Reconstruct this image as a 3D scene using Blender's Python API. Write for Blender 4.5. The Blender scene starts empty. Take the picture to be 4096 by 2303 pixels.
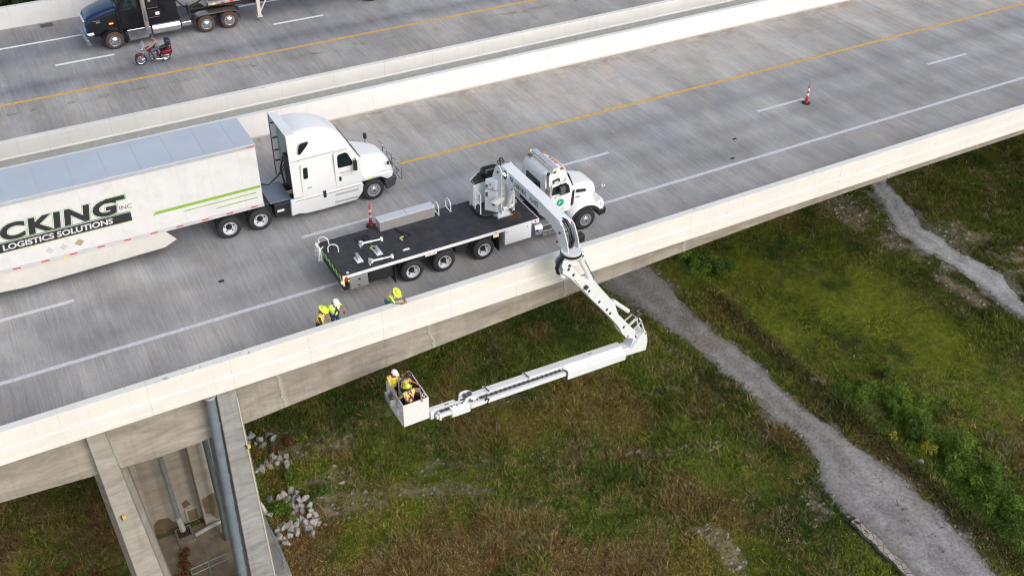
import bpy, math, random
import numpy as np
from mathutils import Vector, Matrix, Euler
rad = math.radians
scene = bpy.context.scene
COL = scene.collection
random.seed(7)
RNG = np.random.default_rng(11)

# ------------------------------------------------------------------ camera
cam_d = bpy.data.cameras.new('camera'); cam = bpy.data.objects.new('camera', cam_d); COL.objects.link(cam)
CAMP = Vector((0.0, -31.069, 24.227)); YAW, PITCH, ROLL = 0.5194, 0.6513, 0.0201
_cy, _sy, _cp, _sp = math.cos(YAW), math.sin(YAW), math.cos(PITCH), math.sin(PITCH)
_f = Vector((_sy*_cp, _cy*_cp, -_sp)); _r = Vector((_cy, -_sy, 0)); _u = _r.cross(_f)
_r2 = _r*math.cos(ROLL)+_u*math.sin(ROLL); _u2 = -_r*math.sin(ROLL)+_u*math.cos(ROLL)
M = Matrix((( _r2.x, _u2.x, -_f.x, CAMP.x), (_r2.y, _u2.y, -_f.y, CAMP.y), (_r2.z, _u2.z, -_f.z, CAMP.z), (0, 0, 0, 1)))
cam.matrix_world = M
cam_d.sensor_width = 36; cam_d.sensor_fit = 'HORIZONTAL'; cam_d.lens = 35.85
cam_d.clip_start = 0.5; cam_d.clip_end = 2000
scene.camera = cam
scene.cycles.filter_width = 1.15

# ------------------------------------------------------------------ sky, sun, exposure
SUN_EL, SUN_ROT = rad(28), rad(160)
w = bpy.data.worlds.new("World"); scene.world = w; w.use_nodes = True
wt = w.node_tree
sky = wt.nodes.new('ShaderNodeTexSky'); sky.sky_type = 'NISHITA'; sky.sun_disc = False
sky.sun_elevation = SUN_EL; sky.sun_rotation = SUN_ROT; sky.air_density = 1.0; sky.dust_density = 2.0; sky.ozone_density = 1.0
hs = wt.nodes.new('ShaderNodeHueSaturation'); hs.inputs['Saturation'].default_value = .62; wt.links.new(sky.outputs[0], hs.inputs['Color']); wt.links.new(hs.outputs[0], wt.nodes['Background'].inputs[0]); wt.nodes['Background'].inputs[1].default_value = 0.15
sl = bpy.data.lights.new('sun', 'SUN'); so = bpy.data.objects.new('sun', sl); COL.objects.link(so)
sl.energy = 0.9; sl.angle = rad(40); sl.color = (1.0, 0.95, 0.89)
sd = Vector((math.sin(SUN_ROT)*math.cos(rad(48)), math.cos(SUN_ROT)*math.cos(rad(48)), math.sin(rad(48))))
so.rotation_euler = (-sd).to_track_quat('-Z', 'Y').to_euler()
vs = scene.view_settings; vs.view_transform = 'Standard'; vs.look = 'None'; vs.gamma = 1; vs.use_curve_mapping = False
vs.exposure = 0.50

# ------------------------------------------------------------------ materials
MATS = {}
def nd(nt, typ, **kw):
    n = nt.nodes.new(typ)
    for k, v in kw.items():
        if k.startswith('_'):
            setattr(n, k[1:], v)
        else:
            key = int(k[1:]) if k[0] == 'i' and k[1:].isdigit() else k.replace('__', ' ')
            s = n.inputs[key]
            if isinstance(v, bpy.types.NodeSocket): nt.links.new(v, s)
            else: s.default_value = v
    return n
def rgba(c): return (c[0], c[1], c[2], 1.0)
def mixc(nt, fac, a, b, mode='MIX'):
    n = nt.nodes.new('ShaderNodeMix'); n.data_type = 'RGBA'; n.blend_type = mode
    for i, v in ((0, fac), (6, a), (7, b)):
        if isinstance(v, bpy.types.NodeSocket): nt.links.new(v, n.inputs[i])
        else: n.inputs[i].default_value = rgba(v) if isinstance(v, tuple) else v
    return n.outputs[2]
def math_(nt, op, a, b=0.0, c=0.0):
    n = nt.nodes.new('ShaderNodeMath'); n.operation = op
    for i, v in enumerate((a, b, c)):
        if isinstance(v, bpy.types.NodeSocket): nt.links.new(v, n.inputs[i])
        else: n.inputs[i].default_value = v
    return n.outputs[0]
def ramp(nt, fac, stops):
    n = nt.nodes.new('ShaderNodeValToRGB'); nt.links.new(fac, n.inputs[0]); e = n.color_ramp.elements
    while len(e) < len(stops): e.new(0.5)
    for el, (p, c) in zip(e, stops):
        el.position = p; el.color = rgba(c) if isinstance(c, tuple) else (c, c, c, 1)
    return n.outputs[0]
def noise(nt, vec, scale, detail=4, rough=0.55, sc=(1, 1, 1), dist=0.0):
    mp = nd(nt, 'ShaderNodeMapping', Vector=vec, Scale=sc)
    n = nd(nt, 'ShaderNodeTexNoise', Vector=mp.outputs[0], Scale=scale, Detail=detail, Roughness=rough, Distortion=dist)
    return n.outputs[0]
def newmat(name):
    m = bpy.data.materials.new(name); m.use_nodes = True; nt = m.node_tree
    b = nt.nodes['Principled BSDF']; MATS[name] = m
    tc = nt.nodes.new('ShaderNodeTexCoord')
    return m, nt, b, tc.outputs['Object']
def mat(name, col, rough=0.5, metal=0.0, var=0.08, vs_=3.0, spec=0.5, emit=None, es=0, dirt=0.0, bump=0.0):
    if name in MATS: return MATS[name]
    m, nt, b, oc = newmat(name)
    n = noise(nt, oc, vs_, 5, 0.6)
    lo = tuple(c*(1-var) for c in col); hi = tuple(min(1, c*(1+var)) for c in col)
    c = mixc(nt, ramp(nt, n, [(0.3, 0.0), (0.7, 1.0)]), lo, hi)
    if dirt:
        n2 = noise(nt, oc, 1.3, 6, 0.7)
        c = mixc(nt, math_(nt, 'MULTIPLY', ramp(nt, n2, [(0.5, 0.0), (0.75, 1.0)]), dirt), c, (0.22, 0.18, 0.13))
    nt.links.new(c, b.inputs['Base Color'])
    b.inputs['Roughness'].default_value = rough; b.inputs['Metallic'].default_value = metal
    b.inputs['Specular IOR Level'].default_value = spec
    if bump:
        bn = noise(nt, oc, 40, 3)
        bp = nd(nt, 'ShaderNodeBump', Strength=bump, Distance=0.02, Height=bn); nt.links.new(bp.outputs[0], b.inputs['Normal'])
    if emit:
        b.inputs['Emission Color'].default_value = rgba(emit); b.inputs['Emission Strength'].default_value = es
    return m

# ------------------------------------------------------------------ mesh helpers
ORG = {}
class MB:
    def __init__(s): s.v = []; s.f = []; s.m = []; s.g = []
    def add(s, vs_, fs, mi=0):
        o = len(s.v); s.v += [tuple(p) for p in vs_]; s.f += [tuple(i+o for i in f) for f in fs]; s.m += [mi]*len(fs); s.g.append((o, len(s.v), len(s.f)-len(fs), len(s.f))); return s
    def box(s, x0, x1, y0, y1, z0, z1, mi=0, mtx=None):
        p = [Vector(q) for q in ((x0,y0,z0),(x1,y0,z0),(x1,y1,z0),(x0,y1,z0),(x0,y0,z1),(x1,y0,z1),(x1,y1,z1),(x0,y1,z1))]
        if mtx: p = [mtx @ q for q in p]
        return s.add(p, [(0,3,2,1),(4,5,6,7),(0,1,5,4),(1,2,6,5),(2,3,7,6),(3,0,4,7)], mi)
    def bar(s, a, b, wd, ht, up=(0, 0, 1), mi=0):
        a = Vector(a); b = Vector(b); d = (b-a).normalized(); u = Vector(up); r = d.cross(u).normalized(); u = r.cross(d)
        p = []
        for q in (a, b):
            for sx, sy in ((-1,-1),(1,-1),(1,1),(-1,1)): p.append(q+r*sx*wd/2+u*sy*ht/2)
        return s.add(p, [(0,1,2,3),(7,6,5,4),(0,4,5,1),(1,5,6,2),(2,6,7,3),(3,7,4,0)], mi)
    def prism(s, poly, ax, a0, a1, mi=0):
        n = len(poly)
        def P(p, t):
            return (t, p[0], p[1]) if ax == 'x' else ((p[0], t, p[1]) if ax == 'y' else (p[0], p[1], t))
        vs_ = [P(p, a0) for p in poly]+[P(p, a1) for p in poly]
        return s.add(vs_, [tuple(range(n)), tuple(range(2*n-1, n-1, -1))]+[(i, i+n, (i+1)%n+n, (i+1)%n) for i in range(n)], mi)
    def slab(s, poly, P0, d, c, h, mi=0):
        """polygon (s,z) in the vertical plane through P0 along d, thickness 2h centred at offset c across it"""
        d = Vector((d[0], d[1], 0)).normalized(); n = Vector((-d.y, d.x, 0)); k = len(poly)
        vs_ = [Vector((P0[0], P0[1], 0))+d*p[0]+n*(c+t)+Vector((0, 0, p[1])) for t in (-h, h) for p in poly]
        return s.add(vs_, [tuple(range(k)), tuple(range(2*k-1, k-1, -1))]+[(i, i+k, (i+1)%k+k, (i+1)%k) for i in range(k)], mi)
    def cyl(s, a, b, r0, r1=None, n=16, mi=0, caps=True):
        r1 = r0 if r1 is None else r1; a = Vector(a); b = Vector(b); d = (b-a).normalized()
        u = d.orthogonal().normalized(); w_ = d.cross(u)
        p = [q+(u*math.cos(t)+w_*math.sin(t))*r for q, r in ((a, r0), (b, r1)) for t in [2*math.pi*i/n for i in range(n)]]
        f = [(i, (i+1)%n, (i+1)%n+n, i+n) for i in range(n)]
        if caps: f += [tuple(range(n-1, -1, -1)), tuple(range(n, 2*n))]
        return s.add(p, f, mi)
    def tube(s, pts, r, n=8, mi=0):
        pts = [Vector(p) for p in pts]; k = len(pts); vs_ = []; u = None
        for i, p in enumerate(pts):
            d = (pts[min(i+1, k-1)]-pts[max(i-1, 0)]).normalized()
            u = d.orthogonal().normalized() if u is None else (u-d*u.dot(d)).normalized()
            w_ = d.cross(u); rr = r[i] if isinstance(r, (list, tuple)) else r
            vs_ += [p+(u*math.cos(2*math.pi*j/n)+w_*math.sin(2*math.pi*j/n))*rr for j in range(n)]
        f = [(i*n+j, i*n+(j+1)%n, (i+1)*n+(j+1)%n, (i+1)*n+j) for i in range(k-1) for j in range(n)]
        f += [tuple(range(n-1, -1, -1)), tuple(range((k-1)*n, k*n))]
        return s.add(vs_, f, mi)
    def lathe(s, prof, c, ax='z', n=24, mi=0, caps=(1, 1)):
        c = Vector(c); k = len(prof); vs_ = []
        for r, h in prof:
            for j in range(n):
                a = 2*math.pi*j/n; x, y = r*math.cos(a), r*math.sin(a)
                vs_.append(c+(Vector((x, y, h)) if ax == 'z' else (Vector((x, h, y)) if ax == 'y' else Vector((h, x, y)))))
        f = [(i*n+j, i*n+(j+1)%n, (i+1)*n+(j+1)%n, (i+1)*n+j) for i in range(k-1) for j in range(n)]
        if caps[0]: f.append(tuple(range(n-1, -1, -1)))
        if caps[1]: f.append(tuple(range((k-1)*n, k*n)))
        return s.add(vs_, f, mi)
    def loft(s, rings, mi=0, closed=True):
        n = len(rings[0]); k = len(rings); vs_ = [p for r in rings for p in r]
        f = [(i*n+j, i*n+(j+1)%n, (i+1)*n+(j+1)%n, (i+1)*n+j) for i in range(k-1) for j in range(n)]
        if closed: f += [tuple(range(n-1, -1, -1)), tuple(range((k-1)*n, k*n))]
        return s.add(vs_, f, mi)
    def ball(s, c, r, n=12, mi=0, sc=(1, 1, 1)):
        prof = [(max(1e-4, r*math.sin(math.pi*i/n)), -r*math.cos(math.pi*i/n)) for i in range(n+1)]
        o = len(s.v); s.lathe(prof, (0, 0, 0), 'z', 2*n, mi)
        for i in range(o, len(s.v)):
            p = s.v[i]; s.v[i] = (c[0]+p[0]*sc[0], c[1]+p[1]*sc[1], c[2]+p[2]*sc[2])
        return s
    def build_each(s, name, mats, parent=None, **kw):
        out = []
        for v0, v1, f0, f1 in s.g:
            q = MB(); q.v = s.v[v0:v1]; q.f = [tuple(i-v0 for i in f) for f in s.f[f0:f1]]; q.m = s.m[f0:f1]; out.append(q.build(name, mats, parent, **kw))
        return out
    def build(s, name, mats, parent=None, smooth=True, bevel=0, seg=2, origin=None, angle=35):
        org = Vector(ORG.get(parent, (0, 0, 0))) if origin is None else Vector(origin)
        me = bpy.data.meshes.new(name)
        me.from_pydata([tuple(Vector(p)-org) for p in s.v], [], s.f)
        for m in (mats if isinstance(mats, (list, tuple)) else [mats]): me.materials.append(m)
        me.polygons.foreach_set('material_index', s.m)
        me.validate()
        import bmesh
        bm = bmesh.new(); bm.from_mesh(me); bmesh.ops.recalc_face_normals(bm, faces=bm.faces); bm.to_mesh(me); bm.free()
        if smooth:
            me.polygons.foreach_set('use_smooth', [True]*len(me.polygons))
            me.set_sharp_from_angle(angle=rad(angle))
        o = bpy.data.objects.new(name, me); COL.objects.link(o)
        if parent is not None: o.parent = parent
        if origin is not None:
            o.location = Vector(origin)-Vector(ORG.get(parent, (0, 0, 0)))
        ORG[o] = tuple(org)
        if bevel:
            b = o.modifiers.new('bevel', 'BEVEL'); b.width = bevel; b.segments = seg; b.limit_method = 'ANGLE'; b.angle_limit = rad(35); b.harden_normals = False
        return o
def tag(o, label, cat=None, group=None, kind=None):
    if label: o['label'] = label
    if cat: o['category'] = cat
    if group: o['group'] = group
    if kind: o['kind'] = kind
    return o
def thing(name, loc, label, cat, group=None):
    o = bpy.data.objects.new(name, None); COL.objects.link(o); o.location = loc; o.empty_display_size = 0.3
    ORG[o] = tuple(loc); return tag(o, label, cat, group)
def struct(o): o['kind'] = 'structure'; return o
def text_mesh(txt, size, mtx, m, name, parent, ext=0.004, offset=0.0, sx=1.0, shear=0.0, align='LEFT', sp=1.0):
    cu = bpy.data.curves.new('lettering', 'FONT'); cu.body = txt; cu.size = size; cu.extrude = ext; cu.offset = offset
    cu.shear = shear; cu.align_x = align; cu.space_character = sp; cu.resolution_u = 4
    ob = bpy.data.objects.new('tmp', cu); COL.objects.link(ob)
    dg = bpy.context.evaluated_depsgraph_get(); dg.update()
    me = bpy.data.meshes.new_from_object(ob.evaluated_get(dg)); bpy.data.objects.remove(ob)
    me.transform(Matrix.Diagonal((sx, 1, 1, 1))); me.transform(mtx)
    me.transform(Matrix.Translation(-Vector(ORG.get(parent, (0, 0, 0)))))
    me.materials.clear(); me.materials.append(m); me.name = name
    o = bpy.data.objects.new(name, me); COL.objects.link(o); o.parent = parent; ORG[o] = ORG.get(parent, (0, 0, 0)); return o
def frame_mtx(o, x, y):
    x = Vector(x).normalized(); y = Vector(y); y = (y-x*y.dot(x)).normalized(); z = x.cross(y)
    return Matrix(((x.x, y.x, z.x, o[0]), (x.y, y.y, z.y, o[1]), (x.z, y.z, z.z, o[2]), (0, 0, 0, 1)))
def dup(o, loc, label=None):
    r = o.copy(); COL.objects.link(r); r.location = loc
    if label: r['label'] = label
    for ch in list(o.children):
        c = ch.copy(); COL.objects.link(c); c.parent = r
        for g in ch.children:
            g2 = g.copy(); COL.objects.link(g2); g2.parent = c
    return r
# numpy value noise
def _hash(ix, iy, s):
    h = (ix.astype(np.int64)*374761393+iy.astype(np.int64)*668265263+s*974634777) & 0x7fffffff
    h = ((h ^ (h >> 13))*1274126177) & 0x7fffffff
    return ((h ^ (h >> 16)) & 0xffff)/65535.0
def vn(x, y, sc, seed=0, octv=4, gain=0.5):
    t = np.zeros_like(x, dtype=float); a = 1.0; tot = 0
    for k in range(octv):
        X = x*sc; Y = y*sc; ix = np.floor(X); iy = np.floor(Y); fx = X-ix; fy = Y-iy
        fx = fx*fx*(3-2*fx); fy = fy*fy*(3-2*fy)
        v = (_hash(ix, iy, seed+k)*(1-fx)+_hash(ix+1, iy, seed+k)*fx)*(1-fy)+(_hash(ix, iy+1, seed+k)*(1-fx)+_hash(ix+1, iy+1, seed+k)*fx)*fy
        t += a*v; tot += a; a *= gain; sc *= 2.03
    return t/tot
def sstep(a, b, x): t = np.clip((x-a)/(b-a), 0, 1); return t*t*(3-2*t)
def poly_in(x, y, poly):
    ins = np.zeros(x.shape, bool); n = len(poly); j = n-1
    for i in range(n):
        xi, yi = poly[i]; xj, yj = poly[j]
        ins ^= ((yi > y) != (yj > y)) & (x < (xj-xi)*(y-yi)/((yj-yi) or 1e-9)+xi); j = i
    return ins
def dline(x, y, pts):
    d = np.full(x.shape, 1e9)
    for (ax, ay), (bx, by) in zip(pts[:-1], pts[1:]):
        L = (bx-ax)**2+(by-ay)**2; t = np.clip(((x-ax)*(bx-ax)+(y-ay)*(by-ay))/L, 0, 1)
        d = np.minimum(d, np.hypot(x-ax-t*(bx-ax), y-ay-t*(by-ay)))
    return d
# ------------------------------------------------------------------ ground, paths, grass
G = -15.0
R1L = [(30.4,22),(30.64,12.95),(30.77,11.41),(31.15,9.22),(31.76,6.18),(32.07,2.97),(32.35,-0.26),(32.38,-3.14),(32.7,-5.48),(32.3,-7.0),(31.27,-8.27),(31.18,-9.67),(31.3,-10.7),(31.3,-12.63),(31.2,-14.28),(31.2,-17.93),(31.2,-24)]
R1R = [(35.2,22),(34.91,14.78),(34.67,11.59),(34.4,7.78),(34.34,4.03),(34.83,1.02),(34.63,-2.15),(34.87,-4.25),(35.06,-6.85),(35.48,-9.04),(35.55,-11.12),(35.38,-13.15),(35.25,-14.75),(34.82,-16.4),(34.63,-19.98),(34.6,-24)]
R2L = [(55.2,26),(54.9,15.3),(54.73,12.24),(54.15,10.41),(52.96,8.17),(51.93,6.38),(51.81,3.68),(52.39,1.96),(52.35,0.43),(52.15,-1.29),(51.88,-2.9),(52.05,-3.92),(52.49,-7.12),(52.5,-12)]
R2R = [(58.8,26),(58.48,13.44),(56.69,12.1),(55.88,10.35),(55.28,8.57),(55.07,7.47),(54.25,6.32),(54.47,4.67),(54.22,2.77),(54.81,1.21),(54.69,-0.13),(53.86,-1.37),(53.57,-2.68),(53.62,-6.26),(53.8,-12)]
LAWN = [(36.2,13.5),(46,11),(49.5,5),(49.5,-3.4),(46.5,-9),(41.8,-7.4),(38.6,-2.8),(36.6,4.23)]
BARE = [([(8.08,7.68),(9.27,7.8)],.6),([(8.52,6.29),(9.36,6.46),(10.33,6.37),(11.2,6.16)],.75),([(8.81,4.01),(9.46,4.06),(10.31,4.1)],.55),
 ([(8.74,2.89),(9.54,2.84),(10.37,2.49),(11.58,2.03),(14.22,0.91),(16.22,-0.36)],.42),([(8.76,2.22),(9.43,1.86),(10.43,1.79),(11.27,1.63)],.5),
 ([(11.27,7.28),(12.47,6.92),(13.67,7.06),(14.33,7.0)],.34),([(17.41,5.7),(18.73,5.46),(19.86,4.97),(21.16,4.63),(22.55,4.01)],.34),
 ([(14.31,2.46),(14.99,2.5),(16.58,1.76),(17.73,1.04)],.34),([(24.15,-7.44),(24.52,-8.47),(24.53,-9.93)],.5),([(25.22,2.87),(27.63,1.59),(30.65,0.65)],.32),
 ([(22.79,-0.87),(26.18,-2.68),(28.66,-3.62)],.28),([(30.82,4.88),(31.19,3.44),(31.29,1.94),(31.13,-0.06),(31.1,-1.81),(31.3,-3.47),(31.2,-5.28)],.30),
 ([(51.4,13),(51.3,10),(50.6,9.2)],1.3),([(1.4,3.2),(2.5,2.3),(2.8,1.2)],1.3),([(53.6,3.4),(56.5,3.6),(57.5,2.2),(58.2,.5)],.9),([(53.2,-.8),(55.5,-.4),(57,-2.2)],.9),([(54.5,6.5),(56.2,5.2)],.9),([(56,1.5),(58.5,0),(60,-2)],.8),([(50.8,1.5),(51.0,-1.5)],.5),([(50.8,6.5),(51.2,4.0)],.6),([(30.6,-8.6),(30.2,-9.8)],.5)]
BROWN = [(6.5,7.6),(11.1,3.3),(16.24,-0.2),(20.89,-4.2),(24.5,-7.34),(26.47,-11.89),(26,-20),(5,-12),(4.42,0.02)]
def edge_x(L, y): 
    ys = np.array([p[1] for p in L])[::-1]; xs = np.array([p[0] for p in L])[::-1]; return np.interp(y, ys, xs)
def in_path(x, y, L, Rr, j=0.5):
    n = (vn(x, y, 0.9, 5, 4, 0.62)-.5)*1.8*j*1.6
    return np.minimum(x-edge_x(L, y), edge_x(Rr, y)-x)+n*(np.abs(x-32) < 40)
def hgt(x, y):
    h = (vn(x, y, 0.12, 21, 3)-.5)*0.9+(vn(x, y, 0.8, 22, 3)-.5)*0.28
    p = np.maximum(sstep(-1.5, .4, np.minimum(x-30.2, 36-x)), sstep(-1.5, .4, np.minimum(x-51, 59-x)))
    pier = sstep(3.5, 1.5, np.abs(x-2.4))*sstep(9, 5, np.abs(y-4))
    ditch = np.exp(-(np.abs(x-31.0)/.35)**2)*.2
    bank = np.exp(-(np.abs(x-36.7)/.55)**2)*.30
    return h*(1-.9*p)*(1-pier)-ditch+bank*(1-p*.5)
def blurmask(x, y, poly, amp=1.2, soft=2.6):
    dx = (vn(x, y, .35, 31, 4)-.5)*2*amp*2; dy = (vn(x, y, .35, 41, 4)-.5)*2*amp*2
    t = 0
    for i in range(14):
        a = i*2.4; q = soft*math.sqrt((i+.5)/14); t = t+poly_in(x+dx+q*math.cos(a), y+dy+q*math.sin(a), poly)
    return t/14.0
def bare(x, y):
    b = np.zeros(x.shape)
    nn = vn(x, y, 1.4, 51, 5, .65)
    for pts, wd in BARE:
        d = dline(x, y, pts); b = np.maximum(b, sstep(0.40, -0.30, d-wd*(.1+1.7*nn))*(.65 if wd < .4 else .9))
    b = np.maximum(b, sstep(-.55, .3, in_path(x, y, R1L, R1R, .5))); b = np.maximum(b, sstep(-.9, .3, in_path(x, y, R2L, R2R, 1.6)))
    return np.clip(b, 0, 1)
def gcolor(x, y, fine):
    ubx = sstep(1, -1, x)
    n1 = vn(x, y, .22, 61, 4, .6); n2 = vn(x, y, .75, 71, 5, .65); n3 = vn(x, y, .09, 81, 3)
    gd = np.array([.044, .074, .011]); gm = np.array([.122, .156, .019]); st = np.array([.285, .200, .075]); br = np.array([.175, .112, .040]); ly = np.array([.150, .172, .015])
    zb = np.maximum(blurmask(x, y, BROWN), ubx*.9); zl = blurmask(x, y, LAWN, 1.4, 3.2); ub = sstep(7, 4, x)*sstep(-30, -5, y)
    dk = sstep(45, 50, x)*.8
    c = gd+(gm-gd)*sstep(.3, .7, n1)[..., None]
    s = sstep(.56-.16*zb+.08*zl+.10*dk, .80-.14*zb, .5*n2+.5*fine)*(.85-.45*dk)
    c = c+(st*.9-c)*s[..., None]*.9
    b = sstep(.52-.17*zb, .68-.04*zb, vn(x, y, .28, 91, 5, .62))*(.65+.3*zb)
    c = c+(br-c)*(b*(1-.6*zl)*(1-.5*dk))[..., None]
    l = np.clip(zl*1.0, 0, 1)*sstep(.30, .58, vn(x, y, .45, 95, 5, .65)); l = np.maximum(l, .55*sstep(.58, .72, vn(x, y, .2, 97, 4, .6)))
    c = c+(ly-c)*(l*.85)[..., None]; bk = np.exp(-((x-36.2)/.75)**2)*sstep(9, 6, y); c = c+(np.array([.060,.045,.022])-c)*(bk*.75)[..., None]; wd_ = np.exp(-((x-37.6)/.9)**2)*sstep(-1, -4, y)+np.exp(-((x-37)/1.2)**2)*sstep(8, 10.5, y); c = c+(np.array([.10,.175,.02])-c)*(np.clip(wd_, 0, 1)*.7)[..., None]
    c = c*(1-.35*dk)[..., None]*(1+.15*ub)[..., None]*(1.12+.5*(n3-.5))[..., None]  # ub lightens the tint under the bridge, offsetting the heavy shade there
    return np.clip(c, 0.004, 1)
SOIL = np.array([.27, .215, .155]); GRAV = np.array([.27, .26, .25])
def grid_mesh(name, x0, x1, y0, y1, st, colf, zf):
    nx = int((x1-x0)/st)+1; ny = int((y1-y0)/st)+1
    X, Y = np.meshgrid(np.linspace(x0, x1, nx), np.linspace(y0, y1, ny)); Z = zf(X, Y)
    co = np.stack([X, Y, Z], -1).reshape(-1, 3)
    i = np.arange(nx*ny).reshape(ny, nx); q = np.stack([i[:-1, :-1], i[:-1, 1:], i[1:, 1:], i[1:, :-1]], -1).reshape(-1, 4)
    me = bpy.data.meshes.new(name); me.vertices.add(len(co)); me.vertices.foreach_set('co', co.ravel())
    me.loops.add(q.size); me.loops.foreach_set('vertex_index', q.ravel().astype(np.int32)); me.polygons.add(len(q))
    me.polygons.foreach_set('loop_start', np.arange(0, q.size, 4, dtype=np.int32)); me.update(calc_edges=True)
    c = colf(X, Y).reshape(-1, 3); a = me.color_attributes.new('tint', 'FLOAT_COLOR', 'POINT')
    a.data.foreach_set('color', np.concatenate([c, np.ones((len(c), 1))], 1).ravel().astype(np.float32))
    me.polygons.foreach_set('use_smooth', [True]*len(q))
    o = bpy.data.objects.new(name, me); COL.objects.link(o); return o
def ground_mat(name, sp_scale, lo, hi, bstr):
    m, nt, b, oc = newmat(name)
    at = nt.nodes.new('ShaderNodeAttribute'); at.attribute_name = 'tint'
    n = noise(nt, oc, sp_scale, 6, 0.7); c = mixc(nt, 1.0, at.outputs['Color'], ramp(nt, n, [(0.28, (lo, lo, lo)), (0.72, (hi, hi, hi))]), 'MULTIPLY')
    nt.links.new(c, b.inputs['Base Color']); b.inputs['Roughness'].default_value = .95; b.inputs['Specular IOR Level'].default_value = .15
    bn = noise(nt, oc, sp_scale*1.6, 5, .7); bp = nd(nt, 'ShaderNodeBump', Strength=bstr, Distance=.12, Height=bn); nt.links.new(bp.outputs[0], b.inputs['Normal'])
    return m
def gcol_full(X, Y):
    fine = vn(X, Y, 2.5, 101, 3, .6); c = gcolor(X, Y, fine)*.75; bb = bare(X, Y)
    gr = sstep(-1.2, .1, np.maximum(in_path(X, Y, R1L, R1R, .5), in_path(X, Y, R2L, R2R, 1.2)))[..., None]; soil = (SOIL*(1-gr)+np.array([.20,.185,.165])*gr)*(.45+.75*vn(X, Y, 2.6, 111, 5, .75))[..., None]; bb = bb*(.55+.45*sstep(.35, .6, vn(X, Y, 1.9, 113, 5, .7)))
    return c*(1-bb[..., None])+soil*bb[..., None]
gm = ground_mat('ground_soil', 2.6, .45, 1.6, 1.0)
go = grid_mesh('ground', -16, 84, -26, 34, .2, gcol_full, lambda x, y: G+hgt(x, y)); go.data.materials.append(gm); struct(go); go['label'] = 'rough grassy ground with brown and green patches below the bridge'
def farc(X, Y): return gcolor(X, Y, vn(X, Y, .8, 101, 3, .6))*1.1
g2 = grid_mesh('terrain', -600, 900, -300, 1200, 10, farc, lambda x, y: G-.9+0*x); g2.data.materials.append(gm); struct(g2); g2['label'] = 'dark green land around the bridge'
def path_obj(name, L, Rr, label, j, tint):
    n = 420; ys = np.linspace(L[0][1], L[-1][1], n); m_ = 14
    XL = edge_x(L, ys)+(vn(ys*1.0, ys*0+3, .8, 7, 5, .7)-.5)*j*2; XR = edge_x(Rr, ys)+(vn(ys*1.0, ys*0+9, .8, 8, 5, .7)-.5)*j*2
    t = np.linspace(0, 1, m_); X = XL[:, None]*(1-t)+XR[:, None]*t; Y = np.repeat(ys[:, None], m_, 1)
    Z = G+hgt(X, Y)+.055-.075*(np.abs(t-.5)*2)[None, :]**6
    co = np.stack([X, Y, Z], -1).reshape(-1, 3); i = np.arange(n*m_).reshape(n, m_)
    q = np.stack([i[:-1, :-1], i[:-1, 1:], i[1:, 1:], i[1:, :-1]], -1).reshape(-1, 4)
    me = bpy.data.meshes.new(name); me.from_pydata(co.tolist(), [], q.tolist())
    rut = np.exp(-((np.abs(t-.5)-.22)/.09)**2)[None, :]
    c = tint*(.52+.62*vn(X, Y, .9, 121, 5, .7))[..., None]; c = c*(1+.22*rut[..., None])*(1-.18*np.clip(np.abs(t-.5)*2-.7, 0, 1)[None, :, None]/.3)
    dirt = sstep(.5, .75, vn(X, Y, .45, 131, 5, .65)); c = c+(np.array([.19,.165,.135])-c)*(dirt*.6)[..., None]
    c = c.reshape(-1, 3); a = me.color_attributes.new('tint', 'FLOAT_COLOR', 'POINT'); a.data.foreach_set('color', np.concatenate([c, np.ones((len(c), 1))], 1).ravel().astype(np.float32))
    me.polygons.foreach_set('use_smooth', [True]*len(me.polygons)); me.materials.append(ground_mat(name, 6.0, .62, 1.4, .5))
    o = bpy.data.objects.new(name, me); COL.objects.link(o); struct(o); o['label'] = label; return o
path_obj('gravel_road', R1L, R1R, 'grey gravel road running under the bridge', .35, np.array([.31,.295,.295]))
path_obj('gravel_path', R2L, R2R, 'pale gravel path in the upper right', .45, np.array([.40,.40,.415]))
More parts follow.
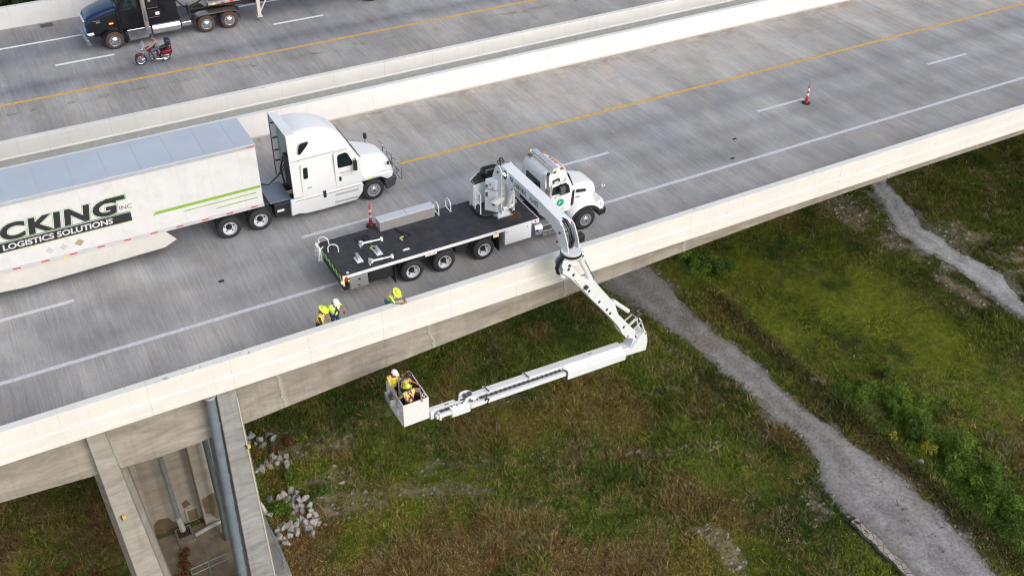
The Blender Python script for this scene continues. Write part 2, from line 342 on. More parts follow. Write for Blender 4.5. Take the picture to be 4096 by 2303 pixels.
# grass: one object of many small blades
def grass_obj(name, n, box, kind):
    x = RNG.uniform(box[0], box[1], n); y = RNG.uniform(box[2], box[3], n)
    bb = bare(x, y); keep = (RNG.random(n) > np.where(np.maximum(in_path(x, y, R1L, R1R, .5), in_path(x, y, R2L, R2R, 1.2)) > .15, bb*.992, bb*(.72+.3*vn(x, y, 1.1, 171, 4, .6))))
    # the area under the pier walls and beyond the view stays empty
    keep &= ~((x > -1.2) & (x < 5.4) & (y > -4.2) & (y < 5.2) & (RNG.random(n) > .03+.5*((x < 2.0) & (x > 1.0) & (y > .8) & (y < 3))))
    cx, cy = x-0, y+31.07
    u = (cx*_r2.x+cy*_r2.y)+(-39.2)*_r2.z; wv = (cx*_f.x+cy*_f.y)-39.2*_f.z; vv = (cx*_u2.x+cy*_u2.y)-39.2*_u2.z
    keep &= (np.abs(u/wv) < .56) & (vv/wv > -.36) & (y < 16)
    x = x[keep]; y = y[keep]; n = len(x)
    fine = vn(x, y, 2.5, 101, 3, .6); tall = vn(x, y, .45, 141, 4, .6); zl = blurmask(x, y, LAWN, 1.4, 3.2)
    H = (.06+.20*sstep(.35, .75, tall))*(1-.70*zl)*RNG.uniform(.6, 1.3, n)
    if kind == 'straw': H = H*1.15+.05
    col = gcolor(x, y, fine)
    if kind == 'straw':
        zb = blurmask(x, y, BROWN)
        pk = .8*sstep(.52-.12*zb, .72-.1*zb, vn(x, y, .55, 151, 5, .65)); kp = RNG.random(n) < (.04+pk)*(1-.9*zl)
        x, y, H, col, zb = x[kp], y[kp], H[kp], col[kp], zb[kp]; n = len(x)
        col = np.array([.26, .205, .105])*RNG.uniform(.5, 1.1, n)[:, None]*np.array([1, .90, .80])**(zb*RNG.uniform(0, 1, n))[:, None]
        ru = (sstep(.52, .66, vn(x, y, 1.1, 181, 4, .6))*np.clip(zb+.25, 0, 1)*.85)[:, None]; col = col*(1-ru)+np.array([.185, .088, .036])*RNG.uniform(.5, 1.1, n)[:, None]*ru
    B = 6; z = G+hgt(x, y)
    X = np.repeat(x, B)+RNG.normal(0, .07, n*B); Y = np.repeat(y, B)+RNG.normal(0, .07, n*B); Z = np.repeat(z, B); HH = np.repeat(H, B)*RNG.uniform(.6, 1.15, n*B)
    th = RNG.uniform(0, 2*np.pi, n*B); le = RNG.uniform(.5, 1.9, n*B); lean = RNG.uniform(0, 2*np.pi, n*B)
    gdir = np.repeat(vn(x, y, .3, 161, 2)*8, B); lean = lean+gdir*.35
    wd = (.022 if kind == 'straw' else .036)*RNG.uniform(.7, 1.5, n*B)
    a = np.stack([X-np.cos(th)*wd, Y-np.sin(th)*wd, Z-.02], -1); b_ = np.stack([X+np.cos(th)*wd, Y+np.sin(th)*wd, Z-.02], -1)
    t_ = np.stack([X+np.cos(lean)*HH*le, Y+np.sin(lean)*HH*le, Z+HH], -1)
    co = np.stack([a, b_, t_], 1).reshape(-1, 3); N = n*B
    me = bpy.data.meshes.new(name); me.vertices.add(3*N); me.vertices.foreach_set('co', co.astype(np.float32).ravel())
    me.loops.add(3*N); me.loops.foreach_set('vertex_index', np.arange(3*N, dtype=np.int32)); me.polygons.add(N); me.polygons.foreach_set('loop_start', np.arange(0, 3*N, 3, dtype=np.int32)); me.update(calc_edges=True)
    c = np.repeat(col, B, 0)*np.repeat(RNG.uniform(.65, 1.5, n), B)[:, None]*RNG.uniform(.7, 1.4, N)[:, None]; c3 = np.repeat(c, 3, 0)
    at = me.color_attributes.new('tint', 'FLOAT_COLOR', 'POINT'); at.data.foreach_set('color', np.concatenate([c3, np.ones((3*N, 1))], 1).ravel().astype(np.float32))
    m, nt, bs, oc = newmat(name); an = nt.nodes.new('ShaderNodeAttribute'); an.attribute_name = 'tint'; nt.links.new(an.outputs['Color'], bs.inputs['Base Color'])
    bs.inputs['Roughness'].default_value = .8; bs.inputs['Specular IOR Level'].default_value = .2
    me.materials.append(m); o = bpy.data.objects.new(name, me); COL.objects.link(o); o['kind'] = 'stuff'; return o
g_ = grass_obj('grass', 300000, (-14, 80, -22, 16), 'green'); tag(g_, 'uneven green and olive grass on the slope below the bridge', 'grass')
g_ = grass_obj('dry_grass', 190000, (-14, 80, -22, 16), 'straw'); tag(g_, 'dry straw coloured tall grass among the green below the bridge', 'dry grass')
# loose stones lying on bare strips (nobody could count them)
def pebbles():
    n = 26000; x = RNG.uniform(4, 62, n); y = RNG.uniform(-18, 15, n); b = bare(x, y); ip = np.maximum(in_path(x, y, R1L, R1R, .5), in_path(x, y, R2L, R2R, 1.2))
    k = (b > .35) & (RNG.random(n) < np.where(ip > .3, .12, .9)); x, y = x[k], y[k]; n = len(x); s = RNG.gamma(2.2, .022, n)+.015; s = np.minimum(s, .22)
    base = np.array([(1,0,-.2),(0,1,-.2),(-1,0,-.2),(0,-1,-.2),(.1,.1,.8)]); F = np.array([(0,1,4),(1,2,4),(2,3,4),(3,0,4)])
    z = G+hgt(x, y); th = RNG.uniform(0, 6.28, n); ct, st_ = np.cos(th), np.sin(th)
    j = base[None]*(1+RNG.uniform(-.35, .35, (n, 5, 3)))*s[:, None, None]
    P = np.stack([x[:, None]+j[..., 0]*ct[:, None]-j[..., 1]*st_[:, None], y[:, None]+(j[..., 0]*st_[:, None]+j[..., 1]*ct[:, None])*.8, z[:, None]+j[..., 2]*.8+.02], -1).reshape(-1, 3)
    fs = (F[None]+5*np.arange(n)[:, None, None]).reshape(-1, 3)
    me = bpy.data.meshes.new('pebbles'); me.from_pydata(P.tolist(), [], fs.tolist()); me.materials.append(mat('pebble_stone', (.22, .205, .18), .9, var=.4, vs_=1.7))
    o = bpy.data.objects.new('pebbles', me); COL.objects.link(o); o['kind'] = 'stuff'; tag(o, 'loose pale stones scattered over bare soil strips', 'pebbles')
pebbles()
# ------------------------------------------------------------------ concrete materials
def deck_mat(name, y0, w1, y2, sgn, seed):
    """tined concrete; y0 edge line, lanes out to y2; sgn orientation"""
    m, nt, b, oc = newmat(name)
    sx = nt.nodes.new('ShaderNodeSeparateXYZ'); nt.links.new(oc, sx.inputs[0])
    big = noise(nt, oc, 1.0, 5, .6, (.35, .16, 1)); strk = noise(nt, oc, 1.0, 6, .62, (.75, .35, 1), .2); fine = noise(nt, oc, 1.0, 5, .8, (19, .55, 1), .0); lin = noise(nt, oc, 1.0, 2, .6, (7, .06, 1), .0); grain = noise(nt, oc, 16.0, 4, .8); blot = noise(nt, oc, .55, 6, .65, (1, 1, 1), .3)
    c = ramp(nt, strk, [(.32, (.322, .318, .316)), (.5, (.358, .352, .348)), (.68, (.392, .386, .378))])
    c = mixc(nt, 1.0, c, ramp(nt, fine, [(.34, (.83, .83, .835)), (.66, (1.16, 1.16, 1.155))]), 'MULTIPLY')
    c = mixc(nt, 1.0, c, ramp(nt, grain, [(.34, (.86, .86, .86)), (.66, (1.13, 1.13, 1.13))]), 'MULTIPLY'); c = mixc(nt, 1.0, c, ramp(nt, lin, [(.30, (.91, .91, .91)), (.5, (1.0, 1.0, 1.0)), (.75, (1.08, 1.08, 1.08))]), 'MULTIPLY')
    c = mixc(nt, 1.0, c, ramp(nt, noise(nt, oc, 1.0, 7, .7, (.5, .42, 1), .3), [(.40, (.95, .925, .90)), (.60, (1.0, 1.015, 1.03))]), 'MULTIPLY')
    slab = noise(nt, oc, 1.0, 4, .6, (1.3, .035, 1)); c = mixc(nt, 1.0, c, ramp(nt, slab, [(.35, (.955, .955, .96)), (.65, (1.04, 1.04, 1.035))]), 'MULTIPLY')
    c = mixc(nt, 1.0, c, ramp(nt, big, [(.36, (.82, .825, .835)), (.64, (1.14, 1.125, 1.11))]), 'MULTIPLY')
    # traffic-worn lanes are bluer and darker than the shoulders
    yy = math_(nt, 'DIVIDE', math_(nt, 'SUBTRACT', sx.outputs[1], y0-4.0), 22.0)
    lane = ramp(nt, math_(nt, 'ADD', yy, math_(nt, 'MULTIPLY', math_(nt, 'SUBTRACT', blot, .5), .05)), w1)
    c = mixc(nt, 1.0, c, lane, 'MULTIPLY')
    tanm = ramp(nt, blot, [(.52, 0.0), (.72, .55)]); c = mixc(nt, tanm, c, mixc(nt, 1.0, c, (1.12, .98, .84), 'MULTIPLY'))
    pale = ramp(nt, noise(nt, oc, 1.0, 7, .75, (.9, .3, 1)), [(.6, 0.0), (.8, .4)]); c = mixc(nt, pale, c, (.42, .43, .44))
    rustn = noise(nt, oc, 1.0, 7, .78, (.9, 1.6, 1), .6)
    for yc, wd, amt in y2:
        band = ramp(nt, math_(nt, 'ABSOLUTE', math_(nt, 'SUBTRACT', sx.outputs[1], yc)), [(0.0, 1.0), (wd, 0.0)])
        c = mixc(nt, math_(nt, 'MULTIPLY', math_(nt, 'MULTIPLY', ramp(nt, rustn, [(.50, 0.0), (.62, 1.0)]), band), amt), c, (.23, .15, .085))
    vor = nd(nt, 'ShaderNodeTexVoronoi', Vector=oc, Scale=.55); sp_ = ramp(nt, vor.outputs['Distance'], [(.0, 1.0), (.007, 1.0), (.011, 0.0)]); c = mixc(nt, math_(nt, 'MULTIPLY', sp_, ramp(nt, noise(nt, oc, 9, 2), [(.5, 0.), (.6, 1.)])), c, (.03, .03, .035))
    nt.links.new(c, b.inputs['Base Color']); b.inputs['Roughness'].default_value = .82; b.inputs['Specular IOR Level'].default_value = .3
    bp = nd(nt, 'ShaderNodeBump', Strength=.35, Distance=.004, Height=fine); nt.links.new(bp.outputs[0], b.inputs['Normal'])
    return m
def P_(y, y0): return (y-(y0-4))/22.0
near_lanes = [(P_(-3.4, 0), (1.0, .975, .95)), (P_(-.1, 0), (1.0, .985, .97)), (P_(.4, 0), (.95, .955, .97)), (P_(1.0, 0), (.86, .865, .875)), (P_(1.9, 0), (.96, .97, .98)), (P_(2.8, 0), (.86, .865, .88)), (P_(3.6, 0), (1.03, 1.045, 1.06)), (P_(4.5, 0), (.98, .99, 1.01)), (P_(5.2, 0), (.80, .81, .84)), (P_(6.1, 0), (.94, .955, .975)), (P_(7.2, 0), (1.02, 1.03, 1.04)), (P_(7.7, 0), (1.14, 1.11, 1.07)), (P_(12.6, 0), (1.18, 1.14, 1.09))]
far_lanes = [(P_(15.8, 17), (1.05, 1.02, .98)), (P_(21.5, 17), (1.02, 1.0, .97)), (P_(21.9, 17), (.93, .95, 1.0)), (P_(23.2, 17), (.62, .64, .69)), (P_(24.0, 17), (.90, .92, .96)), (P_(25.3, 17), (.95, .96, .97)), (P_(27.2, 17), (.62, .65, .71)), (P_(28.8, 17), (.72, .73, .76)), (P_(31.6, 17), (.85, .83, .82))]
M_deck = deck_mat('near_deck_concrete', 0, near_lanes, [(12.5, .75, .8), (10.2, 1.0, .25)], 1, 1)
M_far = deck_mat('far_deck_concrete', 17, far_lanes, [(16.1, .55, .8), (20.5, .35, .9)], 1, 2)

def wall_mat(name, col, period, off, stain=.35, jamt=.5, rust=False, topscuff=0.0):
    m, nt, b, oc = newmat(name); sx = nt.nodes.new('ShaderNodeSeparateXYZ'); nt.links.new(oc, sx.inputs[0])
    n = noise(nt, oc, 1.0, 6, .65, (.5, .5, 1.2)); c = mixc(nt, ramp(nt, n, [(.3, 0.), (.7, 1.)]), tuple(v*.93 for v in col), tuple(min(1, v*1.04) for v in col))
    drip = noise(nt, oc, 1.0, 5, .7, (3.2, 3.2, .25)); c = mixc(nt, math_(nt, 'MULTIPLY', ramp(nt, drip, [(.55, 0.), (.8, 1.)]), stain), c, tuple(v*.72 for v in col))
    wob = math_(nt, 'MULTIPLY', math_(nt, 'SUBTRACT', noise(nt, oc, 1.6, 4), .5), .10)
    fr = math_(nt, 'FRACT', math_(nt, 'DIVIDE', math_(nt, 'ADD', math_(nt, 'ADD', sx.outputs[0], wob), off), period))
    ln = math_(nt, 'LESS_THAN', fr, .014/period); ln2 = math_(nt, 'MULTIPLY', ln, math_(nt, 'ADD', .35, ramp(nt, noise(nt, oc, .7, 3), [(.4, 0.), (.6, .65)])))
    c = mixc(nt, math_(nt, 'MULTIPLY', ln2, jamt), c, (.10, .09, .08))
    if topscuff:
        zt = math_(nt, 'GREATER_THAN', sx.outputs[2], 1.06); sc = ramp(nt, noise(nt, oc, 4.5, 7, .75, (1, 1, 1), .8), [(.60, 0.), (.63, 1.)]); area = ramp(nt, noise(nt, oc, .28, 2), [(.53, 0.), (.60, 1.)])
        c = mixc(nt, math_(nt, 'MULTIPLY', math_(nt, 'MULTIPLY', zt, sc), math_(nt, 'MULTIPLY', area, topscuff)), c, (.22, .21, .20))
    if rust:
        zb = ramp(nt, sx.outputs[2], [(.0, 1.0), (.12, 0.)]); c = mixc(nt, math_(nt, 'MULTIPLY', zb, .6), c, (.30, .2, .12))
    nt.links.new(c, b.inputs['Base Color']); b.inputs['Roughness'].default_value = .75; b.inputs['Specular IOR Level'].default_value = .3
    return m
M_para = wall_mat('painted_parapet', (.73, .71, .675), 2.8, 1.0, .4, .4, topscuff=.8)
M_med = wall_mat('painted_median_wall', (.74, .72, .695), 3.4, .2, .4, .5, rust=True)
M_seam = mat('seam_dark', (.30, .27, .23), .9)
def conc_mat(name, col, amp=.3, seg=0):
    m, nt, b, oc = newmat(name)
    bd = noise(nt, oc, 1.0, 8, .76, (.5, .8, 2.4), .5); dr = noise(nt, oc, 1.0, 6, .72, (2.4, 2.4, .22)); bl = noise(nt, oc, .8, 6, .7)
    c = mixc(nt, ramp(nt, bd, [(.3, 0.), (.7, 1.)]), tuple(v*(1-amp) for v in col), tuple(v*(1+amp*.7) for v in col))
    c = mixc(nt, ramp(nt, dr, [(.5, 0.), (.78, .55)]), c, tuple(v*.52 for v in col)); c = mixc(nt, ramp(nt, bl, [(.58, 0.), (.78, .5)]), c, (.52, .49, .44))
    c = mixc(nt, ramp(nt, noise(nt, oc, .5, 5), [(.6, 0.), (.75, .45)]), c, (.30, .22, .14))
    if seg:
        sx = nt.nodes.new('ShaderNodeSeparateXYZ'); nt.links.new(oc, sx.inputs[0]); wob = math_(nt, 'MULTIPLY', math_(nt, 'SUBTRACT', noise(nt, oc, 2.2, 6, .7), .5), .5)
        fr = math_(nt, 'FRACT', math_(nt, 'DIVIDE', math_(nt, 'ADD', math_(nt, 'ADD', sx.outputs[0], wob), math_(nt, 'MULTIPLY', sx.outputs[2], .10)), seg))
        c = mixc(nt, ramp(nt, fr, [(0.0, .55), (.022, .35), (.03, 0.0)]), c, (.50, .47, .43)); c = mixc(nt, math_(nt, 'LESS_THAN', fr, .003), c, (.10, .09, .08))
    nt.links.new(c, b.inputs['Base Color']); b.inputs['Roughness'].default_value = .88; b.inputs['Specular IOR Level'].default_value = .25
    bp = nd(nt, 'ShaderNodeBump', Strength=.25, Distance=.02, Height=bl); nt.links.new(bp.outputs[0], b.inputs['Normal']); return m
M_gird = conc_mat('girder_concrete', (.335, .30, .262), .40, 6.1); M_pier = conc_mat('pier_concrete', (.30, .30, .30), .42); M_pierw = conc_mat('pier_concrete_warm', (.36, .335, .30), .36); M_pier2 = conc_mat('pier_wall_concrete', (.40, .355, .295), .30)
M_white = mat('road_paint_white', (.56, .57, .60), .7, var=.16, vs_=6); M_yel = mat('road_paint_yellow', (.62, .37, .08), .7, var=.22, vs_=5); M_wbright = mat('far_road_paint_white', (.80, .82, .84), .7, var=.1, vs_=6)

# ------------------------------------------------------------------ decks
X0, X1 = -45, 150
def subdiv_box(x0, x1, y0, y1, z0, z1): return MB().box(x0, x1, y0, y1, z0, z1)
o = subdiv_box(X0, X1, -3.42, 12.66, -.26, 0).build('road', M_deck, smooth=False); struct(o); o['label'] = 'grey tined concrete bridge deck with the inspection truck on it'
o = subdiv_box(X0, X1, 15.8, 31.62, -.26, 0).build('far_road', M_far, smooth=False); struct(o); o['label'] = 'concrete deck of the far carriageway'
def strip(name, mb, m, label): o = mb.build(name, m, smooth=False); struct(o); o['label'] = label; return o
Z = .004
strip('road_marking', MB().box(X0, X1, -.09, .10, 0.0005, Z), M_white, 'solid white edge line on the near deck')
strip('road_marking', MB().box(X0, X1, 7.17, 7.37, 0.0005, Z), M_yel, 'yellow edge line on the near deck')
mb = MB()
for k in range(-3, 12): mb.box(9.706+12.19*k, 9.706+12.19*k+3.1, 3.56, 3.74, .0005, Z)
strip('road_marking', mb, M_white, 'white lane dashes on the near deck')
strip('road_marking', MB().box(X0, X1, 21.60, 21.82, .0005, Z), M_yel, 'yellow edge line on the far deck')
strip('road_marking', MB().box(X0, X1, 28.76, 28.94, .0005, Z), M_wbright, 'solid white edge line on the far deck')
mb = MB()
for k in range(-3, 12): mb.box(3.58+12.19*k, 3.58+12.19*k+3.1, 25.25, 25.44, .0005, Z)
strip('road_marking', mb, M_wbright, 'white lane dashes on the far deck')
strip('median_strip', MB().box(X0, X1, 13.16, 15.46, -.4, -.16), M_gird, 'narrow concrete strip in the gap between the two decks')
# ------------------------------------------------------------------ parapets
mb = MB().prism([(-3.42, 1.07), (-3.72, 1.07), (-3.72, .40), (-3.755, .36), (-3.755, -.03), (-3.745, -.04), (-3.745, -.05), (-3.755, -.06), (-3.755, -.24), (-3.7, -.27), (-3.12, -.33), (-3.12, -.262), (-3.421, -.262)], 'x', X0, X1)
near_par = tag(mb.build('parapet', M_para, smooth=False, bevel=.012, seg=1), 'long cream painted concrete parapet with workers leaning and standing behind it', 'parapet')
mb = MB().prism([(12.66, -.26), (12.66, .02), (12.86, 1.12), (13.16, 1.12), (13.16, -.26)], 'x', X0, X1)
tag(mb.build('barrier_wall', M_med, smooth=False, bevel=.012, seg=1), 'cream concrete barrier beyond the yellow line, rust stained along its foot', 'barrier')
fp = thing('parapet', (0, 15.5, 0), 'cream concrete parapet of the far deck, across the gap with grey lower band', 'parapet')
MB().prism([(15.80, .0), (15.80, 1.07), (15.48, 1.07), (15.48, .34), (15.44, .30), (15.44, .24), (15.80, .24)][1:], 'x', X0, X1).build('upper_wall', M_para, fp, smooth=False, bevel=.01, seg=1)
MB().prism([(15.80, .238), (15.47, .238), (15.47, -.26), (15.80, -.26)], 'x', X0, X1).build('lower_band', mat('bare_concrete_band', (.42, .44, .42), .85, var=.12), fp, smooth=False)
# rough dark foam line at the foot of the far parapet
mb = MB(); pts = [(x, 15.46+.012*math.sin(x*2.1)+random.uniform(-.006, .006), -.155+.02*math.sin(x*1.3+1)) for x in np.arange(X0, X1, .5)]
mb.tube(pts, .022, 5); mb.build('joint_seal', mat('joint_black', (.05, .05, .055), .9), fp)
mb = MB().prism([(31.62, -.26), (31.62, .02), (31.78, 1.17), (32.05, 1.17), (32.1, -.26)], 'x', X0, X1)
tag(mb.build('parapet', wall_mat('far_parapet_paint', (.60, .595, .585), 3.5, 1.2, .3, .5), smooth=False), 'pale outer parapet behind the black truck, topmost wall in the picture', 'parapet')
# ------------------------------------------------------------------ girders
def gz(x): u = max(0.0, 1-abs(x-2.1)/36); return -(1.08+1.76*u**1.75)
def girder(y0, y1, label):
    mb = MB(); xs = list(np.arange(X0, X1+.1, 1.5)); rings = []
    for x in xs:
        z = gz(x); rings.append([(x, y0, -.262), (x, y0, -.5), (x, y0+.0, z), (x, y1, z), (x, y1, -.5), (x, y1, -.262)])
    mb.loft(rings); return tag(mb.build('bridge_girder', M_gird, smooth=False), label, 'girder')
girder(-3.1, 12.6, 'haunched concrete girder under the near deck, deepest over the pier')
girder(16.2, 31.6, 'concrete girder carrying the far deck, in the background')
mbj = MB()
# ------------------------------------------------------------------ pier
pier = thing('bridge_pier', (2.1, -3.0, G), 'tall grey concrete pier with two tapered legs and pale cross wall between them', 'pier')
def leg(xa0, xb0, xa1, xb1, yf0, yf1, yb, name, lab=None, m=None):
    """front face at yf (top, bottom), back yb; x range top a0..b0, bottom a1..b1"""
    mb = MB(); zt, zb = -.27, G-.6
    fl = .14
    def ring(z, a, b, yf): return [(a, yf, z), (b, yf, z), (b+fl*.2, yf+.45, z), (b+.2, yf+.9, z), (b+.2, yb, z), (a-.2, yb, z), (a-.2, yf+.9, z), (a-fl*.2, yf+.45, z)]
    R_ = []
    for t in (0, .08, .25, .5, .75, 1.0):
        z = zt+(zb-zt)*t; R_.append(ring(z, xa0+(xa1-xa0)*t, xb0+(xb1-xb0)*t, yf0+(yf1-yf0)*t))
    mb.loft(R_); o = mb.build(name, m or M_pier, pier, smooth=False, bevel=.02, seg=1)
    if lab: o['label'] = lab
    return o
leg(-.42, .18, -.10, 1.02, -3.46, -3.46, -.9, 'column', 'left column with a small yellow marker', M_pierw)
leg(3.98, 4.66, 3.72, 4.75, -3.46, -3.46, -.9, 'column', 'right column with pipes along its left side')
mb = MB()
W0, W1 = .2, 4.9
mb.box(W0, 1.0, 3.9, 4.7, G-.6, -2.2).box(3.28, W1, 3.9, 4.7, G-.6, -2.2).box(1.0, 3.28, 4.55, 4.7, G-.6, -2.2).box(1.0, 3.28, 3.9, 4.549, -9.45, -2.2)
mb.build('cross_wall', M_pier2, pier, smooth=False, bevel=.02, seg=1)
M_silt = mat('silt_stain', (.155, .115, .065), .95, var=.2)
mb = MB()
for poly, yq in (([(1.05,-14.3),(1.3,-14.05),(1.75,-14.15),(1.95,-14.55),(2.2,-14.8),(2.2,-15.1),(1.6,-15.1),(1.45,-14.9),(1.3,-15.1),(1.0,-15.1)],4.543), ([(2.5,-13.55),(2.75,-13.4),(2.9,-13.8),(2.55,-13.95)],4.543), ([(2.78,-14.95),(3.1,-14.8),(3.2,-15.1),(2.8,-15.1)],4.543), ([(3.34,-13.1),(3.9,-12.9),(4.3,-13.2),(4.5,-14.9),(3.8,-14.7),(3.6,-14.2),(3.4,-14.1)],3.893)):
    mb.prism(poly, 'y', yq-.003, yq+.004)
mb.build('silt_patch', M_silt, pier, smooth=False)
h = MB().box(2.56, 3.20, 4.49, 4.549, -14.93, -14.02).box(2.64, 3.12, 4.475, 4.489, -14.86, -14.10).build('hatch', [mat('hatch_frame', (.42, .40, .36), .7)], pier, smooth=False, bevel=.01, seg=1)
MB().box(2.66, 3.10, 4.46, 4.474, -14.84, -14.12).build('hatch_panel', mat('hatch_silt', (.20, .15, .09), .9), h, smooth=False)
M_pipe = mat('galvanised_pipe', (.20, .25, .30), .45, .25, var=.14, vs_=2, dirt=.2); M_pipe2 = mat('dark_pipe', (.085, .11, .125), .55, .1, var=.15)
M_steel = mat('bright_steel', (.42, .44, .47), .4, .6, var=.15)
def pipe(pts, r, m, lab):
    mb = MB().tube(pts, r, 16)
    for i in range(1, 9):
        t = i/9; k = min(int(t*(len(pts)-1)), len(pts)-2); a = Vector(pts[0]).lerp(Vector(pts[-1]), t) if len(pts) == 2 else Vector(pts[k])
        d = (Vector(pts[-1])-Vector(pts[0])).normalized()
        if len(pts) == 2: mb.cyl(a-d*.05, a+d*.05, r*1.12, n=16)
    o = mb.build('drainpipe', m, pier); o['label'] = lab; return o
dp = pipe([(3.74, -3.52, -.45), (3.42, -3.52, -12.5)], .165, M_pipe, 'large blue grey drainpipe with pale round cap')
MB().cyl((3.74, -3.52, -.45), (3.738, -3.52, -.39), .20, n=20).build('pipe_cap', mat('pipe_cap_zinc', (.55, .56, .56), .5, .3), dp)
pipe([(4.02, 3.2, -2.6), (4.05, 3.2, -13.4), (3.9, 2.6, -15.2)], .13, M_pipe2, 'dark drainpipe standing further back')
dp = pipe([(2.09, 4.12, -9.7), (2.19, 4.12, -14.5)], .115, M_steel, 'shiny downpipe on the cross wall')
MB().tube([(2.09, 4.12, -9.75), (1.96, 4.12, -9.5), (1.93, 4.12, -9.1)], .07, 10).tube([(2.09, 4.12, -9.75), (2.2, 4.12, -9.5), (2.24, 4.12, -9.1)], .07, 10).build('pipe_branch', M_steel, dp)
MB().cyl((2.16, 4.08, -13.9), (2.22, 4.0, -14.75), .14, n=16).build('pipe_shoe', mat('pale_pipe', (.52, .52, .50), .5, .2), dp)
MB().bar((4.64, -3.475, -.9), (4.765, -3.475, -15.4), .045, .03, (0, 1, 0)).build('chamfer_edge', mat('chamfer_pale', (.50, .47, .38), .8), pier, smooth=False)
for p in ((-.05, -3.49, -4.6), (4.70, -3.47, -3.35)):
    MB().box(p[0]-.06, p[0]+.07, p[1]-.12, p[1]-.001, p[2]-.07, p[2]+.07).build('marker', mat('marker_yellow', (.62, .46, .12), .6), pier, smooth=False, bevel=.02)
    MB().box(p[0]-.10, p[0]-.061, p[1]-.12, p[1]-.001, p[2]-.07, p[2]+.06).build('marker_lens', mat('marker_dark', (.08, .05, .03), .4), pier, smooth=False)
pr = mat('purple_drip', (.22, .17, .19), .8)
# drain inlet on the ground at the foot of the cross wall
b_ = thing('drain_inlet', (2.2, 3.7, G), 'concrete drain box with a black iron grate below the shiny downpipe', 'drain')
MB().box(1.84, 2.62, 4.19, 4.26, G-.3, G+.22).box(1.84, 1.93, 3.25, 4.19, G-.3, G+.22).box(2.53, 2.62, 3.25, 4.19, G-.3, G+.22).box(1.93, 2.53, 3.25, 3.62, G-.3, G+.22).build('box', mat('inlet_concrete', (.24, .20, .14), .9, var=.2), b_, smooth=False, bevel=.015)
mb = MB()
for i in range(7): mb.box(1.97+i*.082, 2.0+i*.082, 3.63, 4.18, G+.14, G+.19)
mb.build('grate', mat('black_iron', (.03, .027, .025), .7), b_, smooth=False)
o = MB().tube([(2.66, 3.55, G+.12), (3.5, 3.7, G+.16), (4.2, 3.8, G+.14)], .11, 12).build('ground_pipe', mat('ground_pipe_plastic', (.42, .42, .40), .6, dirt=.3)); tag(o, 'pale grey pipe lying on the soil beside the drain box', 'pipe')
o = MB().prism([(.6, -2), (.6, 4.2), (4.9, 4.2), (5.0, -2)], 'z', G-.2, G+.035).build('soil', mat('packed_soil', (.26, .21, .145), .95, var=.3, vs_=1.6, bump=.6), smooth=False); struct(o); o['label'] = 'pale packed soil between the pier legs'
# handrails in the pier and on the concrete step block
def railing(name, pts, hs, label, m, posts=None, r=.022):
    t = thing(name, pts[0], label, 'railing')
    for h_ in hs: MB().tube([(p[0], p[1], p[2]+h_) for p in pts], r, 8).build('rail', m, t)
    for p in (posts or pts): MB().cyl(p, (p[0], p[1], p[2]+max(hs)), r, n=8).build('post', m, t)
    return t
M_galv = mat('galvanised_rail', (.38, .43, .50), .4, .5)
railing('handrail', [(1.9, 1.0, G), (2.7, 1.05, G), (3.6, 1.1, G)], (.55, .95), 'galvanised handrail between the pier legs at the bottom edge', M_galv)
blk = MB().prism([(5.05, -1.2), (5.9, -1.0), (5.95, 1.0), (5.85, 2.9), (5.05, 2.9)], 'z', G-.5, G+.45).build('concrete_block', M_pier, smooth=False, bevel=.02); tag(blk, 'low concrete landing block at the right foot of the pier', 'block')
railing('handrail', [(5.72, -.6, G+.45), (5.76, .8, G+.45), (5.78, 2.6, G+.45)], (.35, .7), 'handrail on the concrete landing right of the pier', M_galv)
o = MB().tube([(5.3, 3.5, G+.5), (5.95, 3.6, G+.5), (6.05, 3.3, G+.1), (6.3, 3.05, G+.02)], .12, 12).build('outlet_pipe', mat('outlet_plastic', (.50, .48, .42), .6, var=.1, dirt=.4)); tag(o, 'bent cream outlet pipe beside the lower rock pile', 'pipe')
# far deck drain grate
fg = thing('drain_grate', (4.07, 31.1, 0), 'dark square drain grate on the far deck beside the outer wall', 'drain')
MB().box(3.72, 4.42, 30.85, 31.4, .001, .012).build('frame', mat('grate_frame', (.10, .10, .11), .7), fg, smooth=False)
mb = MB()
for i in range(8): mb.box(3.75+i*.083, 3.79+i*.083, 30.88, 31.37, .0125, .022)
mb.build('bars', mat('grate_bar', (.045, .045, .05), .6), fg, smooth=False)
# ------------------------------------------------------------------ vehicle materials
M_vw = mat('vehicle_white', (.74, .75, .75), .28, var=.02, dirt=.06); M_vw2 = mat('machine_white', (.70, .73, .75), .32, var=.03, dirt=.08)
M_trail = mat('trailer_white', (.66, .66, .665), .35, var=.05, vs_=1.2, dirt=.20); M_roofb = mat('trailer_roof', (.47, .52, .58), .35, .15, var=.05, vs_=.6)
M_blk = mat('black_paint', (.018, .019, .022), .5, var=.2); M_rub = mat('tyre_rubber', (.028, .028, .030), .85, var=.25, bump=.4); M_glass = mat('dark_glass', (.012, .022, .022), .06, spec=.8, var=.3, vs_=1.5)
M_chr = mat('chrome', (.72, .73, .75), .18, 1.0, var=.05); M_alu = mat('aluminium', (.52, .53, .55), .38, .7, var=.08)
M_bed = mat('bed_coating', (.028, .030, .036), .75, var=.35, vs_=2.2, dirt=.10, bump=.3); M_grey = mat('dark_grey', (.09, .09, .10), .6)
M_red = mat('red_lens', (.5, .02, .03), .3, emit=(.6, .01, .02), es=.15); M_amb = mat('amber_lens', (.8, .33, .02), .3, emit=(1, .45, .03), es=.7); M_yell = mat('yellow_lens', (.85, .62, .03), .3, emit=(1, .75, .05), es=.9)
